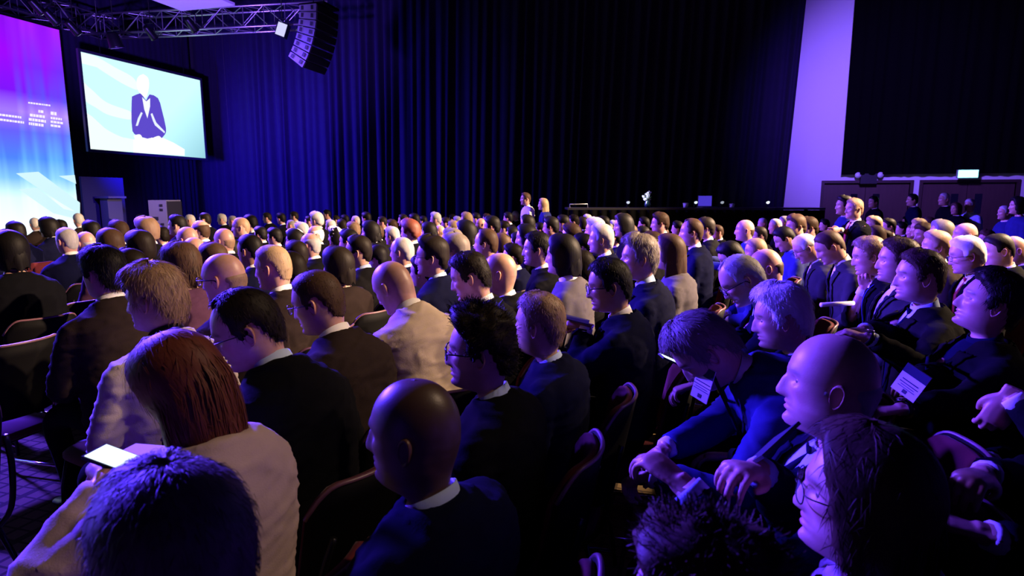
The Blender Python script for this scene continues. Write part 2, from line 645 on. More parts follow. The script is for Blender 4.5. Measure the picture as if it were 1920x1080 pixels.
            wd /= np.linalg.norm(wd, axis=1)[:, None] + 1e-9
            wd *= rr.uniform(.0004, .0009, sn)[:, None]
            Q = np.stack([a0 - wd, a0 + wd, a1 + wd, a1 - wd, a2], 1).reshape(-1, 3)
            ff = []
            for k in range(sn):
                b = 5 * k
                ff += [(b, b + 1, b + 2, b + 3), (b + 3, b + 2, b + 4)]
            mb.add(Q, ff)
    return mb


# ------------------------------------------------------------------ hands and arms
def hand_shell(curl=(25, 35, 25), spread=4, thumb_in=20, seg=8):
    """right hand, wrist at 0, fingers along +Y, back of the hand +Z, thumb on -X (mirror for the left)"""
    mb = MB()
    mb.tube([(0, -.03, 0), (0, .0, 0), (0, .03, 0), (0, .062, .001), (0, .088, .002), (0, .097, .001)],
            [.026, .027, .034, .040, .039, .030], 12, flat=None)
    v = mb.v[-1]
    v[:, 2] *= .44
    for k, (x, y, L, r) in enumerate(((-.0295, .086, .074, .0092), (-.0100, .092, .083, .0095), (.0100, .089, .077, .0092), (.0285, .080, .060, .0082))):
        a = 0.0
        sp = (-1.4 + k) * spread * D2R
        p = np.array([x, y - .02, .001])
        pts, rad = [p.copy()], [r * 1.05]
        d0 = np.array([math.sin(sp), math.cos(sp), 0])
        p = np.array([x, y, .002])
        pts.append(p.copy())
        rad.append(r * 1.02)
        for q, (fr, cu) in enumerate(zip((.46, .30, .24), curl)):
            a += cu * D2R * (1 + .08 * k)
            d = d0 * math.cos(a) + np.array([0, 0, -1]) * math.sin(a)
            p = p + d * L * fr
            pts.append(p.copy())
            rad.append(r * (.94, .86, .62)[q])
        mb.tube(pts, rad, seg, smooth=1)
    t = thumb_in * D2R
    pts = [(-.018, .015, -.004), (-.038, .035, -.010), (-.050 + .01 * math.sin(t), .060, -.018), (-.052 + .03 * math.sin(t), .082, -.024 - .01 * math.sin(t))]
    mb.tube(pts, [.014, .0125, .0108, .0075], seg, smooth=1)
    return mb.verts(), mb.f


def frame(fwd, up):
    f = np.asarray(fwd, float)
    f = f / np.linalg.norm(f)
    u = np.asarray(up, float)
    r = np.cross(f, u)
    r /= np.linalg.norm(r) + 1e-9
    u = np.cross(r, f)
    return np.stack([r, f, u], 1)


def ik(S, W, la, lb, pole):
    S, W = np.asarray(S, float), np.asarray(W, float)
    d = W - S
    D = np.linalg.norm(d)
    if D > (la + lb) * .985:
        W = S + d / D * (la + lb) * .985
        d = W - S
        D = np.linalg.norm(d)
    D = max(D, abs(la - lb) + .02)
    x = (la * la - lb * lb + D * D) / (2 * D)
    h = math.sqrt(max(la * la - x * x, 0))
    e = d / np.linalg.norm(d)
    pl = np.asarray(pole, float)
    pl = pl - e * np.dot(pl, e)
    pl /= np.linalg.norm(pl) + 1e-9
    return S + e * x + pl * h, W


# torso section tables: spine fraction, half width, front depth, back depth
TORSO = np.array([(-.07, .175, .115, .120), (.02, .186, .130, .128), (.17, .180, .130, .118), (.34, .184, .128, .115), (.55, .203, .130, .122),
                  (.72, .216, .128, .132), (.83, .210, .115, .130), (.90, .180, .095, .118), (.95, .132, .076, .100), (.985, .094, .064, .084),
                  (1.035, .074, .056, .074)])


class Pose:
    def __init__(self, lean=0.0, hunch=12.0, L=.575, pz=.545, head=(0, 0, 0), side=0.0):
        self.L, self.pz = L, pz
        self.lean, self.hunch, self.side = lean * D2R, hunch * D2R, side * D2R
        n = 40
        s = np.linspace(-.1, 1.1, n)
        a = self.lean + self.hunch * np.clip(s, 0, 1.1) ** 1.5
        ds = (s[1] - s[0]) * L
        y = np.concatenate([[0], np.cumsum(np.sin(a[:-1]) * ds)])
        z = np.concatenate([[0], np.cumsum(np.cos(a[:-1]) * ds)])
        y -= np.interp(0, s, y)
        z -= np.interp(0, s, z)
        self.s, self.a, self.y, self.z = s, a, y, z
        ya, p, r = [q * D2R for q in head]
        self.HR = np.array((Matrix.Rotation(ya, 3, 'Z') @ Matrix.Rotation(-p, 3, 'X') @ Matrix.Rotation(r, 3, 'Y')))
        self.N, self.Nup, self.Nf = self.at(1.0)
        self.piv = self.N + self.Nup * .048 + self.Nf * .006
        self.hc = self.piv + self.HR @ np.array([0, .03, .105])

    def at(self, s):
        a = np.interp(s, self.s, self.a)
        p = np.array([0.0, np.interp(s, self.s, self.y), np.interp(s, self.s, self.z) + self.pz])
        up, f = np.array([0, math.sin(a), math.cos(a)]), np.array([0, math.cos(a), -math.sin(a)])
        if self.side:
            p[0] += math.sin(self.side) * (p[2] - self.pz)
        return p, up, f

    def front(self, s, x, grow=0.0, bw=1.0):
        """point on the chest surface"""
        w = np.interp(s, TORSO[:, 0], TORSO[:, 1]) * bw + grow
        d = np.interp(s, TORSO[:, 0], TORSO[:, 2]) * bw + grow
        p, up, f = self.at(s)
        return p + np.array([x, 0, 0]) + f * d * math.sqrt(max(0, 1 - (x / w) ** 2))

    def head_place(self, V):
        """head-local -> person-local with the neck blending from head to trunk"""
        w = ss(V[..., 2], -.195, -.112)[..., None]
        R = np.stack([np.array([1.0, 0, 0]), self.Nf, self.Nup], 1)
        a = (V - np.array([0, -.035, -.2])) @ R.T + self.N
        b = V @ self.HR.T + self.hc
        return a * (1 - w) + b * w

    def head_matrix(self):
        M = Matrix(self.HR.tolist()).to_4x4()
        M.translation = Vector(self.hc)
        return M


def torso_shell(ps, lo, hi, grow, seg, bw=1.0, table=TORSO, n=16):
    S = np.linspace(lo, hi, n)
    a = np.linspace(0, 2 * math.pi, seg, endpoint=False)
    G = []
    for s in S:
        w = np.interp(s, table[:, 0], table[:, 1])
        k = 1 + (bw - 1) * (1 - ss(s, .85, 1.0))
        df = np.interp(s, table[:, 0], table[:, 2]) * k
        db = np.interp(s, table[:, 0], table[:, 3]) * (1 + (k - 1) * .6)
        p, up, f = ps.at(s)
        cs, sn = np.cos(a), np.sin(a)
        e = .85
        X = (w * k + grow) * np.sign(sn) * np.abs(sn) ** e
        Y = np.where(cs > 0, (df + grow) * cs, (db + grow) * cs)
        G.append(p + X[:, None] * np.array([1, 0, 0]) + Y[:, None] * f)
    n = len(G)
    V = np.concatenate(G + [G[0].mean(0)[None], G[-1].mean(0)[None]])
    f = grid_faces(n, seg)
    c0, c1 = n * seg, n * seg + 1
    for j in range(seg):
        k = (j + 1) % seg
        f.append((c0, j, k))
        f.append((c1, (n - 1) * seg + k, (n - 1) * seg + j))
    return V, f


POSES = {  # right hand, left hand targets (person-local, before scale); None = thighs
    'thighs': ((.13, .27, .645), (-.13, .27, .645)),
    'lap': ((.045, .27, .655), (-.045, .29, .665)),
    'clasp': ((.035, .40, .60), (-.030, .42, .60)),
    'phone': ((.06, .30, .74), (-.05, .30, .73)),
    'phone_low': ((.05, .32, .69), (-.04, .33, .68)),
    'cross': ((-.04, .26, .70), (.05, .24, .67)),
    'stand': ((.24, .10, .78), (-.24, .10, .78)),
    'face': ((.02, .19, 1.06), (-.12, .27, .60)),
}


def build_person(name, spec, lod, parent_loc=None, yaw=0.0, scale=1.0, ps=None):
    """spec keys: head(yaw,pitch,roll) lean hunch arms hp hair haircol top topcol shirt tie trousers bw glasses lanyard open seed"""
    g = spec.get
    seed = g('seed', 0)
    rnd = random.Random(seed)
    hp = g('hp', {})
    bw = g('bw', 1.0)
    stand = g('stand', False)
    if ps is None:
        ps = Pose(g('lean', 0), g('hunch', 12), g('L', .575), 0.93 if stand else .545, g('head', (0, 0, 0)), g('side', 0))
    # ---------- body: head, neck and trunk are one grid; arms and legs grow out of it
    V, phi, z, col = head_grid(lod, hp)
    nr, nc = V.shape[:2]
    P = ps.head_place(V)
    rings, cols = [P], [col]
    base = np.array(hp.get('skin', (.50, .30, .215)))
    tr = [(.97, .075, .055, .060), (.92, .125, .070, .080), (.84, .165, .085, .10), (.7, .175, .10, .105), (.5, .165, .10, .10), (.25, .15, .10, .095), (.05, .155, .10, .10), (-.05, .12, .08, .08)]
    for s, w, df, db in tr:
        p, up, f = ps.at(s)
        c, sn = np.cos(phi), np.sin(phi)
        R = p + (w * sn)[:, None] * np.array([1, 0, 0]) + np.where(c > 0, df * c, db * c)[:, None] * f
        rings.append(R[None])
        cols.append(np.tile(base, (1, nc, 1)))
    G = np.concatenate(rings)
    C = np.concatenate(cols)
    mb = MB()
    nR = len(G)
    f = [q[::-1] for q in grid_faces(nR, nc)]
    f += [tuple(range(nc)), tuple(range((nR - 1) * nc + nc - 1, (nR - 1) * nc - 1, -1))]
    mb.add(G.reshape(-1, 3), f, C.reshape(-1, 3))
    for sd in (-1, 1):
        ev, ef = ear_mesh(sd, lod, hp)
        mb.add(ps.head_place(ev), ef, base * np.array([1.0, .82, .78]))
    if lod == 2:
        for sd in (-1, 1):
            bmv = bmesh.new()
            bmesh.ops.create_uvsphere(bmv, u_segments=12, v_segments=9, radius=.0112)
            ev = np.array([v.co[:] for v in bmv.verts])
            ef = [tuple(v.index for v in q.verts) for q in bmv.faces]
            bmv.free()
            gaze = np.array([0, 1.0, -.12 if g('head', (0, 0, 0))[1] < 18 else -.5])
            gaze /= np.linalg.norm(gaze)
            dots = ev @ gaze / .0112
            ec = np.where(dots[:, None] > .93, np.array([.02, .015, .01]), np.where(dots[:, None] > .80, np.array([.10, .07, .05]), np.array([.30, .27, .26])))
            lid = (ev[:, 2] > .0026) | (ev[:, 2] < -.0040)
            ec[lid] = base * .85
            ev = ev + np.array([sd * .032, .0625, .002])
            mb.add(ps.head_place(ev), ef, ec)
    am = g('arms', 'thighs')
    st = g('armstyle', am if isinstance(am, str) else 'lap')
    hr, hlft = POSES[am] if isinstance(am, str) else am
    arms = []
    for sd, W in ((1, hr), (-1, hlft)):
        p, up, f = ps.at(.84)
        S = p + np.array([sd * (.188 * (1 + (bw - 1) * .6)), 0, 0]) - f * .005
        pole = (sd * .62, -.40, -.75) if not stand else (sd * .4, -1, 0)
        if st == 'face' and sd == 1:
            pole = (sd * .25, .25, -1)
        E, W = ik(S, np.array(W), .295, .255, pole)
        fd = W - E
        fd = fd / np.linalg.norm(fd)
        flat = np.array([0, 0, 1.0]) * .8 + np.array([-sd * .1, 0, 0])
        if st in ('phone', 'phone_low', 'face', 'cross'):
            flat = np.array([sd * .8, -.15, .35])
        if stand:
            flat = np.array([sd * 1.0, 0, 0])
        hd = fd * .75 + np.array([-sd * .35, .25, -.2])
        if st == 'thighs':
            hd = np.array([-sd * .12, .95, -.22])
        if st == 'hold':
            hd = np.array([-sd * .3, .9, .05])
            flat = np.array([sd * .35, -.1, .9])
        if st == 'hang':
            hd = np.array([-sd * .1, .35, -1.0])
            flat = np.array([sd * .9, .2, .3])
        if st == 'clasp':
            hd = np.array([-sd * .35, .55, -.55])
        if st in ('phone', 'phone_low'):
            hd = np.array([-sd * .15, .6, .5])
        if st == 'face' and sd == 1:
            hd = np.array([-.2, .1, .9])
        Mx = frame(hd, flat)
        arms.append((S, E, W, sd, Mx))
        tb = MB()
        tb.tube([S, S * .5 + E * .5, E, E * .5 + W * .5, W], [.045, .045, .040, .034, .026], 8, smooth=1)
        vv, ff = tb.verts(), tb.f
        curl = {'thighs': (14, 22, 14), 'lap': (35, 40, 25), 'clasp': (42, 50, 30), 'phone': (35, 60, 40), 'phone_low': (35, 60, 40), 'cross': (20, 30, 20), 'stand': (15, 25, 20), 'face': (55, 70, 45)}.get(st, (30, 40, 25))
        hv, hf = hand_shell(curl, seg=8 if lod == 2 else 5)
        if sd < 0:
            hv = hv * np.array([-1, 1, 1])
            hf = [q[::-1] for q in hf]
        hv = hv @ Mx.T + W
        if g('hands') and lod == 2:
            fb = MB()
            fb.tube([E * .35 + W * .65, W * .9 + E * .1, W + Mx[:, 1] * .02], [.031, .026, .024], 10)
            fb.add(hv, hf)
            hv, hf = remeshed(fb.verts(), fb.f, .0042, 3)
        mb.add(vv, ff, base)
        mb.add(hv, hf, base * np.array([1.0, .9, .88]))
    if not stand:
        kx, ky, kz, fy = g('knee', .13), .42, .515, g('foot', .31)
        legs = [[(sd * .09, .0, ps.pz - .02), (sd * (.09 + kx) / 2, .22, ps.pz + .015), (sd * kx, ky - .04, kz), (sd * kx, ky + .02, kz - .07), (sd * kx, (ky + fy) / 2 + .02, .30), (sd * kx, fy, .09)] for sd in (-1, 1)]
        lr = [.088, .082, .066, .060, .054, .048]
    else:
        kx = .10
        legs = [[(sd * .09, 0, ps.pz), (sd * .095, .01, .7), (sd * kx, .02, .5), (sd * kx, .0, .28), (sd * kx, -.01, .09)] for sd in (-1, 1)]
        lr = [.095, .082, .064, .055, .048]
        fy = -.01
    for lg in legs:
        mb.tube(lg, [r * .72 for r in lr], 8, smooth=1, col=base)
    body = mb.build(name, SKIN, None, tint=True)
    # ---------- jacket or top, sleeves blended in by voxel union
    topcol = spec['topcol']
    vox = (.0125, .019, .032)[2 - lod]
    jb = MB()
    hem = g('hem', -.03)
    jb.add(*torso_shell(ps, hem, 1.035 if g('top', 'jacket') == 'jacket' else 1.0, .012, 28, bw))
    for S, E, W, sd, Mx in arms:
        end = E * .10 + W * .90
        pts = [S - np.array([sd * .05, 0, 0]), S + (E - S) * .12, S * .5 + E * .5, E, E * .5 + end * .5, end]
        k = (1 + (bw - 1) * .5)
        if g('short'):
            pts = pts[:3] + [S * .3 + E * .7]
            jb.tube(pts, [.056 * k, .064 * k, .063 * k, .060 * k], 14, smooth=2)
        else:
            jb.tube(pts, [.056 * k, .064 * k, .063 * k, .058 * k, .052 * k, .043], 14, smooth=2)
    jv, jf = remeshed(jb.verts(), jb.f, vox, 5 if lod else 2)
    if lod > 0:
        off = Vector((seed * 1.7, seed * .9, 3.1))
        bmj = bmesh.new()
        bv = [bmj.verts.new(v) for v in jv]
        for q in jf:
            bmj.faces.new([bv[i] for i in q])
        bmj.normal_update()
        for v in bmj.verts:
            p = v.co
            n1 = noise.noise(Vector((p.x * 9, p.y * 9, p.z * 13)) + off)
            # drag folds: ridges that run across the back and round the sleeves
            n2 = noise.noise(Vector((p.x * 5 + p.z * 5, p.y * 5, p.z * 17 - p.x * 5)) + off)
            n3 = noise.noise(Vector((p.x * 11 - p.z * 7, p.y * 11, p.z * 26 + p.y * 9)) - off)
            v.co = p + v.normal * (.005 * n1 + .008 * max(0, .75 - abs(n2) * 4.5) + .0045 * max(0, .7 - abs(n3) * 4) - .001)
        bmj.normal_update()
        if g('open'):
            B, _, fB = ps.at(g('button', .22))
            T, _, fT = ps.at(1.0)
            planes, outer = [], []
            for sd in (-1, 1):
                tp = T + np.array([sd * .068, 0, 0])
                nrm = np.cross(tp - B, fB) * sd
                nrm /= np.linalg.norm(nrm)
                if nrm[0] * sd < 0:
                    nrm = -nrm
                planes.append((B, nrm))
                bmesh.ops.bisect_plane(bmj, geom=bmj.verts[:] + bmj.edges[:] + bmj.faces[:], plane_co=B, plane_no=nrm, dist=1e-5)
                tp = T + np.array([sd * .140, 0, 0])
                n2 = np.cross(tp - B, fB)
                n2 *= (1 if n2[0] * sd > 0 else -1) / np.linalg.norm(n2)
                outer.append((B, n2))
                bmesh.ops.bisect_plane(bmj, geom=bmj.verts[:] + bmj.edges[:] + bmj.faces[:], plane_co=B, plane_no=n2, dist=1e-5)
            bmj.normal_update()
            kill, lapel = [], []
            fBv = Vector(fB)
            for q in bmj.faces:
                c = np.array(q.calc_center_median())
                dd = [float(np.dot(c - b, n)) for b, n in planes]
                pr = float(np.dot(c - B, fB))
                if q.normal.dot(fBv) > -.2 and pr > -.07 and abs(c[0]) < .17:
                    if max(dd) < 0:
                        kill.append(q)
                    elif max(float(np.dot(c - b, n)) for b, n in outer) < 0 and float(np.dot(c - T, np.cross([1.0, 0, 0], fB))) < -.05:
                        lapel.append(q)
            lp = [([np.array(v.co + v.normal * .0055) for v in q.verts]) for q in lapel]
            bmesh.ops.delete(bmj, geom=kill, context='FACES')
        me = bpy.data.meshes.new(g('top', 'jacket'))
        bmj.to_mesh(me)
        bmj.free()
        me.materials.append(topcol)
        me.polygons.foreach_set('use_smooth', np.ones(len(me.polygons), dtype=bool))
        jacket = link(g('top', 'jacket'), me, body)
        if g('open') and lapel:
            lb = MB()
            for q in lp:
                lb.add(q, [tuple(range(len(q)))])
            lo = lb.build('lapel', g('lapelcol', topcol), jacket)
            bm2 = bmesh.new()
            bm2.from_mesh(lo.data)
            bmesh.ops.remove_doubles(bm2, verts=bm2.verts[:], dist=.0012)
            bm2.to_mesh(lo.data)
            bm2.free()
            sm = lo.modifiers.new('thick', 'SOLIDIFY')
            sm.thickness = .007
            sm.offset = 0
    else:
        jm = MB().add(jv, jf)
        jacket = jm.build(g('top', 'jacket'), topcol, body)
    # ---------- shirt: collar band, front panel, cuffs
    if g('shirt') is not None:
        sb = MB()
        seg = 24 if lod else 12
        a = np.linspace(0, 2 * math.pi, seg, endpoint=False)
        G = []
        for s, r in ((.965, .078), (1.03, .072), (1.085, .066), (1.085, .063), (1.02, .065)):
            p, up, f = ps.at(s)
            tilt = -.016 * (1 + np.cos(a)) * (s > 1.0)
            # follow the neck a little when the head bows
            q = np.clip((s - 1.0) / .1, 0, 1) * .35
            bend = (ps.piv - (ps.N + ps.Nup * .048)) * q
            G.append(p + bend + (r * np.sin(a))[:, None] * np.array([1, 0, 0]) + (r * .84 * np.cos(a))[:, None] * f + tilt[:, None] * up)
        sb.add(np.concatenate(G), grid_faces(len(G), seg))
        sb.build('shirt_collar', g('shirt'), body)
        if lod > 0:
            if g('open'):
                MB().add(*torso_shell(ps, .05, .985, -.003, 28, bw)).build('shirt', g('shirt'), body)
            for S, E, W, sd, Mx in arms:
                if not g('short'):
                    ax = (W - E) / np.linalg.norm(W - E)
                    MB().tube([W - ax * .05, W - ax * .015, W - ax * .006], [.036, .034, .033], 12).build('cuff', g('shirt'), body)
    if g('tie') is not None and lod > 0:
        tb = MB()
        rows = []
        for s, w in ((1.01, .014), (.975, .017), (.95, .012), (.8, .020), (.6, .028), (.4, .034), (.2, .036), (.13, .004)):
            for gx, gy in ((-1, .004), (0, .010), (1, .004)):
                rows.append(ps.front(s, gx * w, .006 + gy, bw) if s < .93 else ps.at(s)[0] + np.array([gx * w, 0, 0]) + ps.at(s)[2] * (.062 + gy))
        tb.add(rows, grid_faces(8, 3, False))
        t = tb.build('tie', g('tie'), body)
        t.modifiers.new('thick', 'SOLIDIFY').thickness = .004
    # ---------- trousers, shoes
    bb = MB()
    for lg in legs:
        bb.tube(lg, lr, 12 if lod else 8, smooth=3 if lod else 1)
    hip = np.array([0, .0, ps.pz - .02])
    bb.tube([hip + np.array([-.16, 0, 0]), hip + np.array([-.11, 0, 0]), hip, hip + np.array([.11, 0, 0]), hip + np.array([.16, 0, 0])], [.05, .095, .105, .095, .05], 12)
    bb.build(g('legs', 'trousers'), g('trousers'), body)
    shoe = None
    for sd in (-1, 1):
        if shoe is None:
            hb = MB()
            G = []
            for y, w, h in ((-.075, .018, .03), (-.06, .032, .075), (-.02, .036, .085), (.04, .038, .075), (.10, .045, .05), (.16, .042, .04), (.20, .022, .028)):
                a = np.linspace(0, 2 * math.pi, 10, endpoint=False)
                G.append(np.stack([w * np.sin(a), np.full(10, y), np.clip(h * .5 + h * .5 * np.cos(a) * 1.15, 0, h)], 1))
            hb.add(np.concatenate(G), [q[::-1] for q in grid_faces(7, 10)] + [tuple(range(10)), tuple(range(69, 59, -1))])
            shoe = hb.build('shoe', SHOE, body, loc=(sd * kx, fy + .02, .002))
        else:
            s2 = link('shoe', shoe.data, body, (sd * kx, fy + .02, .002))
    # ---------- hair
    if g('hair'):
        hm = hair_mesh(g('hair'), lod, hp, seed, length=g('hairlen', .26), droop=.6 * math.tan(max(0, g('head', (0, 0, 0))[1]) * D2R))
        ho = hm.build('hair', g('haircol'), body)
        ho.matrix_local = ps.head_matrix()
    # ---------- glasses
    if g('glasses') and lod > 0:
        gb = MB()
        r = .0022 if g('glasses') == 'thick' else .0014
        lens = []
        for sd in (-1, 1):
            a = np.linspace(0, 2 * math.pi, 21)
            sx = np.sign(np.cos(a)) * np.abs(np.cos(a)) ** .7 * .0255
            sz = np.sign(np.sin(a)) * np.abs(np.sin(a)) ** .7 * .019
            x = sd * .034 + sx
            y = .1005 - .012 * (np.abs(x) / .06) ** 2
            gb.tube(np.stack([x, y, sz + .0], 1), r, 6, cap=False)
            lens.append((np.stack([x[:-1], y[:-1], sz[:-1]], 1), sd))
            gb.tube([(sd * .0595, .0885, .006), (sd * .074, .075, .007), (sd * .081, .02, .004), (sd * .0805, -.012, .0), (sd * .079, -.025, -.018)], r * 1.15, 6, smooth=2)
        gb.tube([(-.010, .0995, .004), (0, .1035, .007), (.010, .0995, .004)], r, 6, smooth=2)
        go = gb.build('glasses', g('framecol', BLACKMETAL), body)
        go.matrix_local = ps.head_matrix() @ Matrix.Translation((0, .001 + .004 * hp.get('nose', 1), g('glassz', 0.0))) @ Matrix.Rotation(g('glassrot', 0) * D2R, 4, 'X')
        for lv, sd in lens:
            m = MB().add(lv, [tuple(range(20)) if sd > 0 else tuple(range(19, -1, -1))])
            m.build('lens', LENS, go, smooth=False)
    if g('watch'):
        S, E, W, sd, Mx = arms[0 if g('watch') > 0 else 1]
        ax = (W - E) / np.linalg.norm(W - E)
        wb = MB().tube([W - ax * .012, W + ax * .008], .034, 14, cap=False)
        wo = wb.build('watch', BLACKMETAL, body)
        wo.modifiers.new('thick', 'SOLIDIFY').thickness = .003
        q = W + Mx[:, 2] * .033
        MB().tube([q, q + Mx[:, 2] * .005], .017, 14).build('watch_face', CHROME, wo)
    if g('scarf'):
        sb = MB()
        for k, (s, rad, tr_) in enumerate(((.96, .098, .030), (1.02, .086, .028), (1.07, .074, .022))):
            p, up, f = ps.at(s)
            a = np.linspace(0, 2 * math.pi, 40)
            r = rad * (1 + .06 * np.sin(a * 5 + k * 2))
            pts = p + (r * np.sin(a))[:, None] * np.array([1.0, 0, 0]) + (r * .9 * np.cos(a))[:, None] * f + (.010 * np.sin(a * 3 + k) - .02 * (1 + np.cos(a)))[:, None] * up
            sb.tube(pts, tr_ * (1 + .18 * np.sin(a * 9 + k)), 10, cap=False)
        p, up, f = ps.at(.9)
        sb.tube([ps.front(.95, -.03, .03), ps.front(.8, -.05, .035), ps.front(.62, -.06, .035)], [.03, .036, .03], 10, smooth=3, flat=.5)
        sb.build('scarf', g('scarf'), body)
    # ---------- lanyard and badge (hang on the chest)
    if g('lanyard'):
        lb = MB()
        s0, x0 = g('badge_at', (.30, -.03))
        hang = g('badge_local')
        if hang is None:
            bp = ps.front(s0, x0, .030, bw)
            _, up, f = ps.at(s0)
            X = np.array([1.0, 0, 0])
        else:
            bp, up, f = hang
            X = np.cross(up, f)
            X = -X / np.linalg.norm(X) if np.dot(np.cross(X, up), f) < 0 else X / np.linalg.norm(X)
        for sd in (-1, 1):
            pts = [ps.at(1.03)[0] + np.array([sd * .066, 0, 0]) - ps.at(1.03)[2] * .045, ps.at(1.0)[0] + np.array([sd * .084, 0, 0]) + ps.at(1.0)[2] * .02]
            if hang is None:
                for s in np.linspace(.93, s0, 7):
                    q = (s - s0) / (.93 - s0)
                    pts.append(ps.front(s, x0 + (sd * .085 - x0) * q + sd * .006, .030, bw))
            else:
                p9 = ps.front(.82, sd * .08, .034, bw)
                pts += [p9, p9 * .6 + bp * .4 + f * .01, bp + X * sd * .012]
            lb.tube(np.array(pts), .007, 6, smooth=3, flat=.25)
        lb.build('lanyard', g('lanyard'), body)
        p = bp
        bm = MB()
        hw, hh = g('badge_size', (.045, .062))
        bm.box((-hw, -2 * hh, -.002), (hw, 0, .002))
        bo = bm.build('badge', PAPER, body, smooth=False)
        Mx = Matrix(((X[0], up[0], f[0], p[0]), (X[1], up[1], f[1], p[1]), (X[2], up[2], f[2], p[2]), (0, 0, 0, 1)))
        bo.matrix_local = Mx @ Matrix.Translation((0, -.012, .010)) @ Matrix.Rotation(g('badge_tilt', 0) * D2R, 4, 'Z')
        tb = MB()
        tb.box((-hw, -.30 * hh * 2, .0022), (hw, -.06, .0034)) if False else tb.box((-hw, -.034, .0022), (hw, 0, .0036))
        t = tb.build('badge_header', NAVYPLASTIC, bo, smooth=False)
        tb = MB()
        for k, (w, y, h) in enumerate(((.028, -.054, .004), (.032, -.066, .003), (.024, -.075, .0022), (.030, -.083, .0022))):
            tb.box((-w, y - h, .0022), (w, y, .0030))
        tb.box((-.007, -2 * hh + .008, .0022), (.007, -2 * hh + .022, .0030))
        tb.build('badge_print', INK, bo, smooth=False)
    body.rotation_euler = (0, 0, yaw)
    body.scale = (scale,) * 3
    if parent_loc is not None:
        body.location = parent_loc
    return body, ps, arms
# ------------------------------------------------------------------ shared materials
SHOE = mat('black_leather', (.012, .011, .012), rough=.35)
BLACKMETAL = mat('black_metal', (.012, .012, .014), rough=.35, metal=.6)
CHROME = mat('chrome', (.75, .75, .76), rough=.16, metal=1.0)
LENS = mat('lens_glass', (.9, .92, 1.0), rough=.03, spec=.6, alpha=.12)
PAPER = mat('white_paper', (.78, .77, .76), rough=.7)
INK = mat('ink', (.06, .05, .08), rough=.7)
NAVYPLASTIC = mat('navy_print', (.02, .02, .07), rough=.5)
FAB = {
    'navy': cloth('navy_wool', (.0035, .004, .019)),
    'black': cloth('black_wool', (.0035, .0035, .005)),
    'charcoal': cloth('charcoal_wool', (.0065, .006, .007)),
    'grey': cloth('grey_wool', (.026, .024, .027)),
    'brown': cloth('brown_wool', (.018, .012, .011)),
    'blue': cloth('blue_wool', (.010, .014, .10)),
    'beige': cloth('beige_linen', (.50, .40, .29), vary=.12),
    'cream': cloth('cream_wool', (.58, .50, .42), vary=.1),
    'blush': cloth('blush_cotton', (.55, .42, .40), vary=.12),
    'lilac': cloth('pale_grey_cotton', (.085, .075, .085), vary=.12),
    'white': cloth('white_cotton', (.72, .71, .72), vary=.06, bump=.15),
    'ltblue': cloth('light_blue_cotton', (.38, .48, .70), vary=.06, bump=.15),
    'red': cloth('red_silk', (.30, .02, .02), rough=.5),
    'purple': cloth('plum_cotton', (.05, .02, .045)),
    'denim': cloth('dark_denim', (.03, .04, .08)),
}
HAIRC = {}
for k, c in {'black': (.005, .004, .004), 'dark': (.012, .008, .006), 'brown': (.055, .030, .018), 'auburn': (.15, .038, .022), 'sandy': (.26, .16, .095),
             'blond': (.36, .25, .14), 'greybrown': (.17, .14, .12), 'grey': (.38, .36, .35), 'white': (.74, .71, .69)}.items():
    HAIRC[k] = mat('hair_' + k, c, rough=.55, spec=.12 if max(c) < .08 else .3, bump=.35, bscale=160, vary=.35, vscale=60, stretch=(1, .5, .18))
SK = {'fair': (.56, .35, .26), 'pink': (.56, .32, .25), 'mid': (.47, .28, .19), 'tan': (.36, .20, .125), 'dark': (.11, .060, .045)}
# ------------------------------------------------------------------ the hall (X: away from the stage, Y: along the rows, towards the draped wall)
WY = 18.0      # draped side wall
SX = -16.4     # stage wall
CEIL = 9.5
PLAIN = mat('white_plaster', (.74, .72, .74), rough=.85, bump=.08, bscale=40)
DARKWALL = mat('dark_wall_paint', (.03, .028, .05), rough=.9)
CEILM = mat('black_ceiling_paint', (.012, .012, .016), rough=.95)


